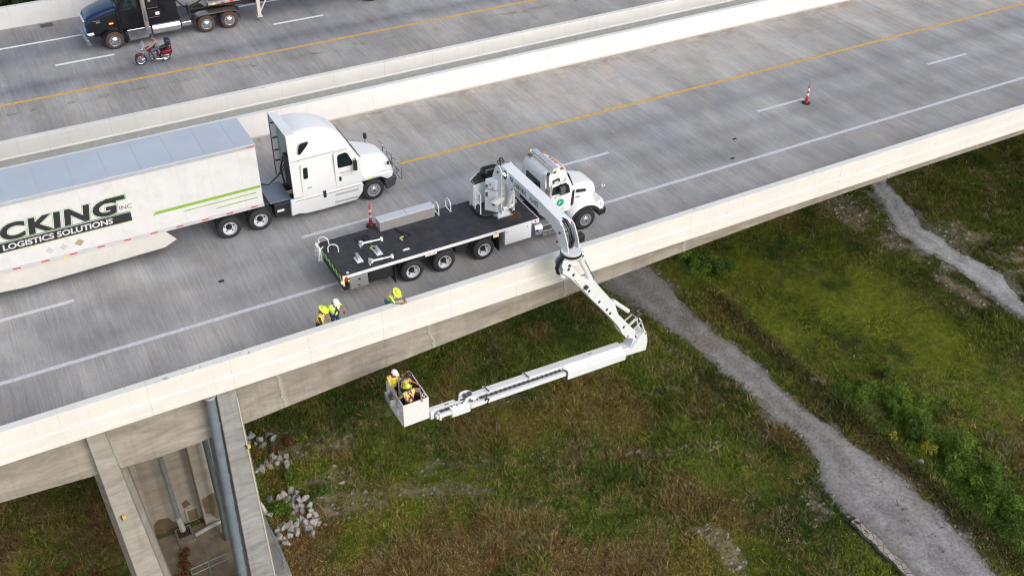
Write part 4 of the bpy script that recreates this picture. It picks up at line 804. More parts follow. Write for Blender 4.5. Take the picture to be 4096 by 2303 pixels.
# boom lettering on the side facing the rear of the truck
fx = (d_.x, d_.y, -.11); mt = frame_mtx(bpt(1.52, 3.17, -.2385), fx, (0, 0, 1))
M_ink = mat('ink_black', (.02, .022, .03), .5)
ft = lambda s0, z0, lift: frame_mtx(bpt(s0, z0, -.2375-lift), fx, (0, 0, 1))
text_mesh('ASPEN', .25, ft(1.60, 3.15, 0), M_ink, 'lettering', T, ext=.002, offset=.020, sx=.98, sp=1.12); text_mesh('ASPEN', .25, ft(1.60, 3.15, .003), M_vw2, 'lettering', T, ext=.002, offset=-.001, sx=.98, sp=1.12)
text_mesh('A-62', .25, ft(2.62, 3.035, 0), M_ink, 'lettering', T, ext=.002, offset=.020, sx=.95, sp=1.12); text_mesh('A-62', .25, ft(2.62, 3.035, .003), M_vw2, 'lettering', T, ext=.002, offset=-.001, sx=.95, sp=1.12)
MB().slab([(1.32, 3.26), (1.52, 3.24), (1.52, 3.40), (1.32, 3.43)], B0, BD, -.239, .002).build('logo_panel', mat('logo_blue', (.02, .11, .45), .4), T, smooth=False)
MB().slab([(1.34, 3.30), (1.42, 3.385), (1.50, 3.34), (1.43, 3.35), (1.37, 3.29)], B0, BD, -.2425, .0015).build('logo_stroke', M_vw2, T, smooth=False)
# lift cylinder
MB().cyl(bpt(.92, 1.72), bpt(1.10, 2.52), .095, n=20).cyl(bpt(1.09, 2.49), bpt(1.12, 2.58), .115, n=20).build('lift_cylinder', M_vw2, T); MB().cyl(bpt(1.10, 2.5), bpt(1.26, 2.95), .045, n=14).build('cylinder_rod', M_chr, T)
MB().cyl(bpt(.9, 1.70, -.26), bpt(.9, 1.70, .26), .085, n=16).build('cylinder_pin', M_vw2, T)
MB().tube([bpt(1.14, 2.5, .12), bpt(1.16, 2.0, .14), bpt(1.06, 1.65, .16), bpt(.98, 1.5, .18)], .022, 6).build('hydraulic_line', M_tw, T)
MB().tube([bpt(.3, 3.35, .05), bpt(.2, 3.62, .04), bpt(.42, 3.74, .02), bpt(.6, 3.66, .0)], .03, 6).tube([bpt(.3, 3.35, -.06), bpt(.22, 3.55, -.05), bpt(.42, 3.68, -.05), bpt(.6, 3.62, -.05)], .025, 6).build('hose', M_hose, T)
MB().box(17.55, 17.95, .05, .28, 1.30, 1.42).box(17.4, 17.8, .62, .85, 1.3, 1.5).build('valve_block', M_alu, T, smooth=False)
# boom head: side plates and hose bundle, rotator
hd = [(4.40, 2.98), (4.58, 3.02), (4.78, 2.92), (4.90, 2.70), (5.06, 2.40), (5.14, 2.1), (5.16, 1.98), (4.52, 1.98), (4.48, 2.3), (4.40, 2.45), (4.36, 2.62)]
for c_ in (-.26, .26): MB().slab(hd, B0, BD, c_, .022).build('head_plate', M_vw2, T, smooth=False, bevel=.01)
for s_, z_ in ((4.62, 2.62), (4.50, 2.15)):
    MB().cyl(bpt(s_, z_, -.33), bpt(s_, z_, .33), .05, n=14).build_each('pin', M_grey, T)
MB().tube([bpt(4.3, 3.0, .0), bpt(4.62, 3.06, .0), bpt(4.92, 2.85, .0), bpt(5.08, 2.45, 0), bpt(5.02, 2.12, 0), bpt(4.86, 1.96, 0)], .065, 8).tube([bpt(4.35, 3.0, -.12), bpt(4.66, 3.04, -.11), bpt(4.93, 2.76, -.10), bpt(5.04, 2.4, -.10), bpt(4.95, 2.1, -.08)], .04, 8).build('hose', M_hose, T)
MB().cyl(bpt(4.42, 2.50, 0), bpt(4.2, 2.50, 0), .05, n=12).build('cylinder_rod', M_chr, T)
MB().slab([(4.6, 2.05), (4.98, 2.05), (4.86, 2.55), (4.66, 2.55)], B0, BD, .0, .05).build('head_web', M_vw2, T, smooth=False)
MB().box(17.98, 18.28, -4.62, -4.32, 2.10, 2.42).build('slew_motor', M_blk, T, smooth=False, bevel=.03)
RC = Vector((17.62, -4.72, 0))
MB().cyl((RC.x, RC.y, 1.93), (RC.x, RC.y, 2.0), .40, n=32).build('head_base', M_vw2, T); MB().cyl((RC.x, RC.y, 1.82), (RC.x, RC.y, 1.925), .42, n=32).build('rotator_ring', M_hose, T)
# ------------------------------------------------ second boom, knee and third boom: all in one vertical plane
Q0 = (17.6, -4.7); QD = (1, .15); qd = Vector((1, .15, 0)).normalized(); qn = Vector((-qd.y, qd.x, 0))
def qpt(s_, z_, c_=0.0): return Vector((Q0[0], Q0[1], z_))+qd*s_+qn*c_
hs_ = [(-.55, 1.82), (.52, 1.82), (.48, 1.66), (.36, 1.60), (-.20, 1.46), (-.30, 1.42), (-.42, 1.36), (-.52, 1.40), (-.60, 1.6)]
for c_ in (-.22, .22): MB().slab(hs_, Q0, QD, c_, .025).build('rotator_bracket', M_vw2, T, smooth=False, bevel=.01)
MB().slab([(-.42, 1.82), (.38, 1.82), (.1, 1.66), (-.2, 1.58), (-.4, 1.62)], Q0, QD, 0, .19).build('rotator_core', M_vw2, T, smooth=False)
MB().cyl(qpt(-.24, 1.50, -.30), qpt(-.24, 1.50, .30), .055, n=14).cyl(qpt(.42, 1.68, -.28), qpt(.42, 1.68, .28), .04, n=12).build_each('pin', M_grey, T)
MB().tube([qpt(-.30, 1.95, 0), qpt(-.56, 1.72, .0), qpt(-.66, 1.42, .0), qpt(-.58, 1.16, .0), qpt(-.42, 1.02, .0)], .07, 8).tube([qpt(-.33, 1.9, -.1), qpt(-.6, 1.66, -.1), qpt(-.68, 1.40, -.1), qpt(-.58, 1.12, -.1)], .035, 8).build('hose', M_hose, T)
b2u = [(-.36, 1.42), (-.20, 1.44), (-.12, 1.42), (.32, .82), (.62, .50), (.80, .31), (1.0, .22), (1.22, .10), (1.31, -.06), (2.20, -1.28), (2.46, -1.62), (2.56, -1.90), (2.74, -2.34), (3.38, -3.16), (3.92, -3.85)]
b2l = [(3.82, -4.20), (3.33, -3.88), (3.08, -3.55), (2.83, -3.05), (2.31, -2.33), (1.46, -1.23), (.49, .01), (-.04, .73), (-.50, 1.22), (-.52, 1.34)]
MB().slab(b2u+b2l, Q0, QD, 0, .20).build('second_boom', M_vw2, T, smooth=False, bevel=.012)
mb = MB()
for s_, z_ in ((-.22, 1.28), (.05, .90), (.94, -.29), (1.55, -1.11), (2.02, -1.74), (2.23, -2.03), (3.12, -3.2)): mb.cyl(qpt(s_, z_, -.195), qpt(s_, z_, -.204), .068, n=16)
mb.prism([(0, 0)]*3, 'y', 0, 0) if False else None
mb.build_each('boom_hole', M_blk, T)
MB().cyl(qpt(.70, .06, -.2), qpt(.74, .0, -.32), .09, n=12).build('floodlight', M_blk, T)
for c_ in (-.20,): pass
MB().slab([(-.62, 1.12), (-.50, 1.16), (-.38, 1.02), (-.44, .96)], Q0, QD, -.1, .14).build('end_bracket', M_vw2, T, smooth=False)
# cylinders
MB().cyl(qpt(.52, 1.34, .0), qpt(1.16, .12, .0), .105, n=20).cyl(qpt(.50, 1.38, 0), qpt(.54, 1.30, 0), .13, n=20).build('cylinder_barrel', M_vw2, T); MB().cyl(qpt(.40, 1.70, 0), qpt(.53, 1.34, 0), .042, n=12).build('cylinder_rod', M_chr, T)
MB().tube([qpt(.66, 1.30, -.12), qpt(1.24, .16, -.11)], .018, 6).build('hydraulic_line', M_grey, T)
MB().cyl(qpt(2.50, -1.62, .0), qpt(3.48, -2.62, .0), .095, n=20).build('cylinder_barrel', M_vw2, T); MB().cyl(qpt(3.46, -2.60, 0), qpt(3.98, -3.12, 0), .04, n=12).build('cylinder_rod', M_chr, T)
for c_ in (-.17, .17):
    MB().bar(qpt(3.50, -3.30, c_), qpt(3.98, -3.12, c_), .05, .045).bar(qpt(3.42, -3.84, c_), qpt(4.20, -3.45, c_), .05, .045).build('knee_link', M_vw2, T, smooth=False, bevel=.008)
    MB().bar(qpt(3.98, -3.08, c_), qpt(4.22, -3.45, c_), .06, .05).bar(qpt(4.20, -3.42, c_), qpt(4.50, -4.22, c_), .06, .05).build('knee_link', M_vw2, T, smooth=False, bevel=.008)
MB().cyl(qpt(3.98, -3.10, -.22), qpt(3.98, -3.10, .22), .035, n=10).cyl(qpt(4.21, -3.44, -.22), qpt(4.21, -3.44, .22), .035, n=10).cyl(qpt(3.42, -3.84, -.23), qpt(3.42, -3.84, .23), .035, n=10).cyl(qpt(4.48, -4.2, -.24), qpt(4.48, -4.2, .24), .045, n=10).cyl(qpt(3.9, -4.1, -.26), qpt(3.9, -4.1, .26), .05, n=12).build_each('pin', M_grey, T)
MB().tube([qpt(-.3, 1.2, .21), qpt(.6, .15, .215), qpt(1.5, -1.1, .21), qpt(2.4, -2.3, .21)], .02, 6).build('hydraulic_line', M_hose, T)
MB().tube([qpt(.1, .66, -.205), qpt(.5, .06, -.21), qpt(.9, -.46, -.205)], .010, 6).build('cable', M_grey, T)
# knee box
kb = [(3.78, -4.10), (3.98, -4.02), (4.10, -4.20), (4.52, -4.10), (4.62, -4.40), (4.68, -4.72), (4.66, -5.24), (3.30, -4.92), (3.20, -4.50), (3.45, -4.53), (3.62, -4.58), (3.72, -4.42)]
MB().slab(kb, Q0, QD, 0, .225).build('knee_box', M_vw2, T, smooth=False, bevel=.012)
MB().slab([(3.62, -4.62), (3.72, -4.70), (4.16, -4.22), (4.02, -4.14)], Q0, QD, -.235, .012).build('knee_strut', mat('strut_blue', (.50, .58, .66), .35), T, smooth=False)
MB().slab([(3.70, -4.16), (3.92, -4.12), (3.86, -4.38), (3.76, -4.40)], Q0, QD, .235, .02).build('knee_opening', M_blk, T, smooth=False)
# third boom: main box, cover, then two telescoping sections
def bline(s_): return -4.36+(-s_+3.2)*(1.78/9.55)*1.02   # top back edge height along the boom
def sec(s0, s1, dz0, dz1, hw, c_, m, name, par=T, bev=.012):
    P = [(s0, bline(s0)+dz0), (s1, bline(s1)+dz0), (s1, bline(s1)+dz1), (s0, bline(s0)+dz1)]
    return MB().slab(P, Q0, QD, c_, hw).build(name, m, par, smooth=False, bevel=bev)
sec(3.25, -1.95, .0, -.42, .17, .06, M_vw2, 'third_boom')
P = []
mbc = MB(); rings = []
for s_ in (3.22, -.15):
    zt = bline(s_); rings.append([qpt(s_, zt-.02, -.11), qpt(s_, zt-.10, -.20), qpt(s_, zt-.20, -.42), qpt(s_, zt-.56, -.42), qpt(s_, zt-.60, -.30), qpt(s_, zt-.60, -.11)])
mbc.loft(rings); mbc.build('boom_cover', M_vw2, T, smooth=False, bevel=.01)
for s_ in (2.3, 1.1, .3): MB().cyl(qpt(s_, bline(s_)-.60, -.36), qpt(s_-.12, bline(s_)-.60, -.36), .025, n=8).build('cover_hinge', M_grey, T)
MB().slab([(-.15, bline(-.15)-.12), (-.15, bline(-.15)-.56), (-.10, bline(-.15)-.56), (-.10, bline(-.15)-.12)], Q0, QD, -.3, .13).build('cover_mouth', M_grey, T, smooth=False)
sec(-.10, -4.95, -.18, -.36, .075, -.30, M_vw2, 'cable_track'); sec(-4.95, -6.50, -.20, -.36, .065, -.26, M_vw2, 'cable_track')
pts_ = []; rr_ = []
for i in range(105):
    s_ = -.28-i*.0585; pts_.append(qpt(s_, bline(s_)-.150, -.165)); rr_.append(.028+.034*max(0, math.sin(i*math.pi/2))**2)
mb = MB().tube(pts_, rr_, 10)
mb.build('cable_chain', M_hose, T)
sec(-1.95, -3.95, -.035, -.40, .15, .055, M_vw2, 'boom_section'); sec(-3.95, -4.80, -.06, -.37, .13, .05, M_vw2, 'boom_section'); sec(-5.0, -6.55, -.09, -.33, .11, .04, M_vw2, 'jib')
for s_ in (-1.95, -3.95):
    sec(s_+.06, s_-.05, .015, -.43, .185, .06, M_vw2, 'section_collar'); MB().cyl(qpt(s_, bline(s_)+.02, .20), qpt(s_, bline(s_)+.02, -.16), .03, n=8).build('collar_pin', M_grey, T)
    MB().cyl(qpt(s_-.05, bline(s_)-.40, -.33), qpt(s_-.15, bline(s_)-.40, -.33), .04, n=10).build('roller', M_grey, T)
kn = [(-4.62, .04), (-4.80, .10), (-5.05, .08), (-5.14, -.08), (-5.06, -.34), (-4.78, -.50), (-4.50, -.46), (-4.40, -.2)]
for c_ in (-.17, .22): MB().slab([(a, bline(a)+b_) for a, b_ in kn], Q0, QD, c_, .02).build('jib_knuckle', M_vw2, T, smooth=False, bevel=.01)
MB().cyl(qpt(-4.9, bline(-4.9)-.05, -.24), qpt(-4.9, bline(-4.9)-.05, .27), .06, n=14).cyl(qpt(-4.7, bline(-4.7)-.05, .1), qpt(-4.7, bline(-4.7)+.03, .1), .09, n=14).build_each('pin', M_grey, T)
jc = MB(); rings = []
for s_ in (-4.98, -5.82): zt = bline(s_); rings.append([qpt(s_, zt-.10, -.15), qpt(s_, zt-.17, -.36), qpt(s_, zt-.50, -.36), qpt(s_, zt-.52, -.15)])
jc.loft(rings); jc.build('jib_cover', M_vw2, T, smooth=False, bevel=.008)
MB().tube([qpt(-4.30, bline(-4.3)-.25, -.33), qpt(-4.22, bline(-4.3)-.12, -.36), qpt(-4.12, bline(-4.3)-.22, -.36), qpt(-4.2, bline(-4.3)-.38, -.35), qpt(-4.34, bline(-4.3)-.34, -.34)], .045, 8).tube([qpt(-4.2, bline(-4.3)-.38, -.33), qpt(-4.4, bline(-4.3)-.75, -.25), qpt(-4.75, bline(-4.3)-.78, -.2), qpt(-4.98, bline(-5)-.5, -.2)], .02, 6).build('hose', M_hose, T)
MB().box(0, .001, 0, .001, 0, .001)
sec(-5.28, -5.40, .0, -.09, .05, .05, M_blk, 'valve'); sec(-5.02, -5.22, -.075, -.09, .03, -.02, M_blk, 'slot_mark', bev=0)
sec(-6.50, -6.66, -.06, -.44, .14, -.02, M_vw2, 'basket_bracket'); sec(-6.30, -6.40, -.12, -.42, .10, -.27, M_vw2, 'roller_bracket')
# lettering on the small boom plates is too small to read: dark strips as in the photo
sec(1.42, 1.62, .004, .0, .02, .06, M_grey, 'small_print', bev=0); sec(-5.72, -5.92, -.084, -.089, .025, .02, M_grey, 'small_print', bev=0)
# ------------------------------------------------ basket
BX0, BX1, BY0, BY1, BZ0, BZ1 = 9.90, 10.93, -5.98, -4.42, -2.66, -1.60
bk = MB().box(BX0, BX1, BY0, BY0+.035, BZ0, BZ1).box(BX0, BX1, BY1-.035, BY1, BZ0, BZ1).box(BX0, BX0+.035, BY0+.035, BY1-.035, BZ0, BZ1).box(BX1-.035, BX1, BY0+.035, BY1-.035, BZ0, BZ1).build('basket', mat('basket_white', (.74, .75, .76), .35, var=.02), T, smooth=False, bevel=.012)
MB().box(BX0+.04, BX1-.04, BY0+.04, BY1-.04, BZ0, BZ0+.04).build('basket_floor', M_grey, bk, smooth=False)
MB().box(BX0+.036, BX1-.036, BY0+.036, BY0+.045, BZ0+.05, BZ1-.05).box(BX1-.047, BX1-.036, BY0+.045, BY1-.045, BZ0+.05, BZ1-.04).build('basket_lining', mat('lining_dark', (.04, .045, .055), .6), bk, smooth=False)
for yy in (-5.55, -5.0): MB().box(BX0-.05, BX0-.001, yy-.03, yy+.03, BZ0+.25, BZ0+.55).tube([(BX0-.04, yy-.1, BZ0+.3), (BX0-.07, yy, BZ0+.42), (BX0-.04, yy+.1, BZ0+.5)], .015, 6).build('basket_hook', M_vw2, bk, smooth=False)
MB().box(BX0-.03, BX0-.001, BY0+.1, BY1-.1, BZ0+.02, BZ0+.10).box(BX0-.03, BX0-.001, BY0+.1, BY1-.1, BZ1-.32, BZ1-.26).build('basket_rail', M_vw2, bk, smooth=False)
MB().box(BX1-.30, BX1-.05, -5.55, -5.05, -2.1, -1.78).build('basket_controls', M_blk, T, smooth=False, bevel=.03)
MB().cyl((10.62, -5.62, -2.6), (10.62, -5.62, -1.95), .17, n=16).cyl((10.7, -5.3, -2.6), (10.7, -5.3, -2.0), .13, n=14).build('gear_bags', mat('gear_black', (.018, .02, .024), .5), T)
MB().tube([(10.74, -5.84, -1.58), (10.80, -5.78, -1.50), (10.86, -5.84, -1.56), (10.80, -5.88, -1.62), (10.74, -5.84, -1.58)], .018, 6).build('lanyard_ring', M_tw, T)
# ------------------------------------------------ loose things on the bed
def strut_thing(x, y, ang, L, label):
    t = thing('telescopic_strut', (x, y, 1.296), label, 'strut', 'white struts lying on the truck bed'); c, s = math.cos(ang), math.sin(ang)
    def p(u, v, z_): return (x+u*c-v*s, y+u*s+v*c, 1.296+z_)
    MB().cyl(p(.10, 0, .09), p(L*.55, 0, .09), .042, n=12).cyl(p(L*.54, 0, .09), p(L*.58, 0, .09), .052, n=12).build('outer_tube', M_tw, t)
    MB().cyl(p(L*.56, 0, .09), p(L, 0, .09), .032, n=12).build('inner_tube', M_tw, t)
    MB().bar(p(.0, -.14, .005), p(.0, .14, .005), .03, .008).bar(p(.02, -.13, .08), p(.02, .13, .08), .16, .012, (c, s, 0)).bar(p(.06, -.12, .1), p(.16, -.03, .1), .02, .1).bar(p(.06, .12, .1), p(.16, .03, .1), .02, .1).build('foot_bracket', M_tw, t, smooth=False)
    MB().bar(p(L, -.045, .09), p(L+.09, -.045, .09), .015, .14).bar(p(L, .045, .09), p(L+.09, .045, .09), .015, .14).cyl(p(L+.04, -.06, .09), p(L+.04, .06, .09), .02, n=8).build('fork', M_tw, t, smooth=False)
strut_thing(10.98, .20, -.10, .86, 'white strut on the truck bed nearer the storage box, lying across the strap end')
strut_thing(10.86, -1.06, -.10, .88, 'white strut on the truck bed nearer the parapet edge')
def bracket_thing(x, y, label):
    t = thing('bracket_plate', (x, y, 1.296), label, 'bracket', 'steel brackets on the truck bed')
    MB().box(x-.13, x+.13, y-.24, y+.20, 1.297, 1.31).build('plate', M_tw, t, smooth=False, bevel=.003)
    MB().prism([(y-.10, 1.31), (y+.16, 1.31), (y+.20, 1.48), (y+.08, 1.47), (y-.10, 1.39)], 'x', x-.055, x+.055).build('wedge', M_alu, t, smooth=False, bevel=.006)
bracket_thing(10.60, -.62, 'steel wedge bracket on a white plate, nearer the rear ladder'); bracket_thing(11.45, -.52, 'steel wedge bracket on a white plate, between the two struts and taller')
def strap_thing(pts, label, hook):
    t = thing('ratchet_strap', pts[0], label, 'strap'); mb = MB(); P = [Vector(p) for p in pts]
    for i in range(len(P)-1): mb.bar(P[i], P[i+1]+(P[i+1]-P[i])*.08, .045, .012)
    mb.build('webbing', mat('webbing_black', (.016, .017, .02), .8), t, smooth=False)
    MB().bar(hook, (hook[0]+.13, hook[1]-.02, hook[2]), .05, .04).build('ratchet', mat('ratchet_yellow', (.62, .55, .05), .5), t, smooth=False)
    MB().bar((hook[0]-.05, hook[1]-.06, hook[2]), (hook[0]+.0, hook[1]-.22, hook[2]), .06, .04).build('hook', mat('hook_pale', (.60, .58, .50), .4, .3), t, smooth=False)
zz = 1.318
def loop(cx_, cy_, rx, ry, a0=0, a1=360, n=12, rot=0.0, dz=.02):
    out = []
    for i in range(n+1):
        a = rad(a0+(a1-a0)*i/n); u, v = rx*math.cos(a), ry*math.sin(a); out.append((cx_+u*math.cos(rot)-v*math.sin(rot), cy_+u*math.sin(rot)+v*math.cos(rot), zz+dz*(i % 2)))
    return out
strap_thing(loop(11.12, .62, .14, .12, -60, 280)+[(11.26, .42, zz), (11.30, .20, zz), (11.3, .42, zz+.015)]+loop(11.42, .58, .11, .16, 240, -80), 'black strap with two round loops behind the strut', (11.32, -.12, zz+.02))
strap_thing([(12.62, .66, zz), (12.75, .40, zz), (12.88, .25, zz), (13.02, .05, zz), (13.04, -.08, zz), (12.92, -.14, zz), (12.78, -.10, zz)]+[(12.78, .18, zz+.02), (12.72, .45, zz+.02), (12.70, .66, zz+.02)], 'black strap curled out from under the storage box', (12.60, -.06, zz+.02))
# ================================================================== white box trailer
TR = thing('box_trailer', (2.0, 6.1, 0), 'long white box trailer with black and green lettering and a low side skirt', 'trailer')
TX0, TX1, TY0, TY1 = -7.4, 8.66, 4.87, 7.30
body = MB().box(TX0, TX1, TY0, TY1, 1.20, 4.02).build('trailer_body', M_trail, TR, smooth=False, bevel=.02)
MB().box(TX0, TX1+.01, TY0-.012, TY1+.012, 4.021, 4.10).build('roof', M_roofb, TR, smooth=False, bevel=.012)
MB().box(TX0, TX1+.012, TY0-.022, TY0-.001, 3.94, 4.07).build('top_rail', mat('rail_grey', (.47, .48, .52), .4, .2), TR, smooth=False)
MB().box(TX0, TX1+.01, TY0-.02, TY0-.001, 1.18, 1.34).build('side_rail', mat('lower_rail', (.56, .56, .58), .4, .1), TR, smooth=False)
for k in range(13):
    x = 8.25-k*1.02
    if x > TX0: MB().box(x-.14, x+.14, TY0-.026, TY0-.021, 1.235, 1.285).build('reflector', M_red, TR, smooth=False)
MB().box(.70, .86, TY0-.045, TY0-.003, 1.14, 1.19).build('side_light', M_amb, TR, smooth=False)
MB().box(8.3, 8.62, TY0-.03, TY0-.023, 3.99, 4.04).build('side_light', M_orglens, TR, smooth=False)
MB().prism([(TX0, .42), (-2.6, .36), (-1.9, .34), (3.6, .72), (4.3, 1.04), (3.95, 1.175), (TX0, 1.175)][0:0] or [(-4.6, 1.175), (-4.6, .62), (-2.3, .50), (-1.7, .38), (-.8, .31), (4.45, .44), (4.97, .68), (4.6, 1.175)], 'y', TY0+.02, TY0+.05).build('side_skirt', mat('skirt_cream', (.62, .60, .56), .45, var=.05), TR, smooth=False)
MB().box(TX0+.2, 8.2, 5.1, 7.0, 1.0, 1.19).box(6.6, 7.0, 5.4, 6.8, .85, 1.0).build('underframe', M_blk, TR, smooth=False)
for x in (-5.2, -6.5): wheel(TR, x, TY0+.05, .50, .24, -1, True, 'steel', rr=.57)
# black, green and grey lettering band
yl = TY0-.004; M_lk = mat('letter_black', (.020, .021, .027), .5); M_lg = mat('letter_green', (.26, .46, .22), .5, var=.06); M_gs = mat('stripe_green', (.23, .42, .05), .5, var=.04)
def tb(s_, x, z, size, m, y, off=0.0, sx=1.0, sp=1.0, nm='lettering', sh=0.0): return text_mesh(s_, size, frame_mtx((x, y, z), (1, 0, 0), (0, 0, 1)), m, nm, TR, ext=.0012, offset=off, sx=sx, sp=sp, shear=sh)
tb('CKING', -1.15, 2.56, .90, M_lg, yl-.001, .075, 1.38, 1.12, sh=.12); tb('CKING', -1.15, 2.56, .90, M_vw, yl-.004, .057, 1.38, 1.12, sh=.12); tb('CKING', -1.15, 2.56, .90, M_lk, yl-.007, .042, 1.38, 1.12, sh=.12)
MB().box(2.7, 3.47, yl-.0055, yl-.0005, 3.035, 3.275).build('stripe', M_lg, TR, smooth=False); MB().box(2.7, 3.42, yl-.0085, yl-.0058, 3.075, 3.235).build('stripe', M_lk, TR, smooth=False)
tb('INC', 3.12, 2.62, .26, M_grey, yl-.004, .0, 1.1, 1.0)
MB().box(-4.4, 3.50, yl-.004, yl, 2.46, 2.50).build('stripe', mat('stripe_dark_green', (.10, .26, .09), .5), TR, smooth=False)
MB().box(-4.4, 3.50, yl-.003, yl, 2.06, 2.44).build('lettering_band', M_lk, TR, smooth=False); MB().box(-4.4, 3.50, yl-.002, yl, 2.03, 2.05).build('stripe', mat('stripe_lime', (.48, .55, .16), .5), TR, smooth=False)
tb('LOGISTICS SOLUTIONS', -1.18, 2.14, .33, mat('letter_silver', (.60, .61, .62), .5), yl-.006, .010, 1.15, 1.0, sh=.1)
MB().prism([(4.28, 2.04), (4.42, 2.17), (8.62, 2.20), (8.62, 2.08)], 'y', yl-.004, yl).build('stripe', M_gs, TR, smooth=False)
MB().prism([(5.42, 1.86), (5.52, 1.90), (8.42, 1.92), (8.42, 1.88)], 'y', yl-.004, yl).build('stripe', M_gs, TR, smooth=False)
MB().prism([(6.72, 1.62), (6.82, 1.66), (8.45, 1.68), (8.45, 1.64)], 'y', yl-.004, yl).build('stripe', M_gs, TR, smooth=False)
for k in range(13):
    x_ = 7.95-k*1.22
    if x_ > TX0+.2: MB().box(x_-.006, x_+.006, TY0-.0025, TY0-.0002, 1.345, 3.93).build('panel_seam', mat('seam_pale', (.55, .55, .56), .5), TR, smooth=False); MB().box(x_-.02, x_+.02, TY0+.02, TY1-.02, 4.101, 4.109).build('roof_bow', M_roofb, TR, smooth=False)
# faded placard marks
MB().prism([(1.25, 1.66), (1.42, 1.84), (1.62, 1.70), (1.45, 1.52)], 'y', yl-.003, yl).build('placard', mat('placard_tan', (.34, .28, .17), .7, var=.2), TR, smooth=False)
for x_ in (.85, .35): MB().prism([(x_-.16, 1.65), (x_, 1.82), (x_+.16, 1.65), (x_, 1.50)], 'y', yl-.002, yl).build('placard', mat('placard_faded', (.52, .51, .50), .7, var=.12, vs_=9), TR, smooth=False)

# ================================================================== white tractor
S = thing('semi_tractor', (11.5, 6.1, 0), 'white long-nose semi tractor with tall sleeper cab pulling the white trailer', 'truck')
SY0, SY1 = 4.90, 7.20
def sring(x, zb, zt, ins, r=.28): return (x, SY0, SY1, zb, zt, r, .04, ins)
mb = MB(); body_loft(mb, [sring(10.28, 1.10, 3.95, .12, .30), sring(10.34, 1.08, 4.02, .14, .36), sring(10.9, 1.08, 4.02, .16, .38), sring(11.4, 1.08, 3.93, .19, .42), sring(11.85, 1.08, 3.76, .23, .46), sring(12.2, 1.08, 3.54, .28, .50), sring(12.45, 1.08, 3.28, .30, .46), sring(12.62, 1.08, 2.98, .28, .36), sring(12.72, 1.08, 2.80, .24, .28), sring(13.02, 1.08, 2.24, .14, .12), sring(13.06, 1.08, 2.16, .12, .10)], 0, 7)
mb.build('cab', M_vw, S, angle=50)
# side extenders and open rear
for y0_, y1_ in ((SY0-.0, SY0+.05), (SY1-.05, SY1)):
    MB().prism([(9.96, 1.12), (9.93, 4.06), (10.30, 4.06), (10.30, 1.12)], 'y', y0_, y1_).build('side_extender', M_vw, S, smooth=False, bevel=.02)
MB().box(9.935, 9.96, SY1-.06, SY1+.01, 1.12, 4.06).build('extender_edge', M_blk, S, smooth=False)
MB().prism([(9.93, 4.06), (10.34, 4.06), (10.34, 3.99), (9.95, 3.99)], 'y', SY0+.05, SY1-.05).build('roof_lip', M_vw, S, smooth=False, bevel=.01)
MB().box(10.20, 10.275, SY0+.05, SY1-.05, 1.1, 3.99).build('rear_wall', mat('cab_rear_grey', (.30, .38, .39), .5, var=.3, vs_=2), S, smooth=False)
mb = MB()
for z_ in (3.6, 2.9, 2.3, 1.8): mb.box(9.98, 10.19, SY1-.12, SY1-.051, z_, z_+.03)
mb.build_each('brace', M_blk, S, smooth=False)
MB().box(10.05, 10.198, SY0+.1, SY0+1.2, 1.3, 2.7).tube([(10.0, 6.2, 1.2), (9.9, 6.2, 1.9), (10.1, 6.2, 2.5)], .04, 6).build('rear_gear', M_blk, S, smooth=False)
MB().tube([(8.8, 6.0, 1.5), (9.3, 6.1, 1.35), (9.8, 6.1, 1.7), (10.1, 6.1, 2.0)], .025, 6).tube([(8.8, 6.2, 1.5), (9.3, 6.25, 1.25), (9.8, 6.3, 1.6), (10.1, 6.3, 2.0)], .025, 6).build('air_lines', M_hose, S)
# rear deck, frame, tandem wheels
MB().box(6.6, 13.9, 5.5, 5.68, .62, .92).box(6.6, 13.9, 6.45, 6.63, .62, .92).box(6.9, 7.3, 5.2, 6.9, .42, .6).box(8.2, 8.6, 5.2, 6.9, .42, .6).build('chassis', M_blk, S, smooth=False)
MB().box(8.98, 9.92, 5.15, 6.7, .985, 1.02).build('deck_plate', mat('deck_plate_grey', (.20, .24, .30), .4, .4), S, smooth=False, bevel=.01)
MB().box(9.1, 9.95, 5.0, 5.5, .35, .98).box(8.75, 9.0, 5.3, 6.6, .5, .98).build('battery_box', M_blk, S, smooth=False, bevel=.03)
MB().box(9.2, 9.5, 4.98, 4.999, .62, .72).build('step_light', M_clear, S, smooth=False)
for x in (7.13, 8.44): wheel(S, x, 4.92, .50, .24, -1, True, 'steel', rr=.58)
wheel(S, 13.54, 4.94, .50, .28, -1, False, 'alu', rr=.60)
mbw = MB()
for x in (7.13, 8.44, 13.54):
    mbw.lathe([(.28, 0), (.46, .01), (.50, .05), (.50, .25), (.46, .29), (.28, .29)], (x, 6.86, .50), 'y', 24)
mbw.build_each('tyre', M_rub, S, angle=50)
# fairing under the cab
MB().prism([(9.76, .34), (9.80, 1.08), (13.0, 1.08), (13.06, .95), (12.98, .60), (12.7, .30), (11.2, .26), (10.4, .28), (10.1, .36)], 'y', SY0-.05, SY0+.12).build('side_fairing', M_vw, S, bevel=.03)
MB().box(9.99, 12.9, SY0-.058, SY0-.0505, .985, 1.0).build('fairing_seam', M_grey, S, smooth=False)
mb = MB()
for z0_, x0_ in ((.78, 11.75), (.42, 11.7)): mb.box(x0_, x0_+1.05, SY0-.062, SY0-.051, z0_, z0_+.07)
mb.build_each('step_grille', mat('step_grey', (.36, .38, .40), .5), S, smooth=False)
MB().box(11.22, 11.36, SY0-.062, SY0-.03, .82, 1.16).build('latch_recess', M_blk, S, smooth=False, bevel=.02)
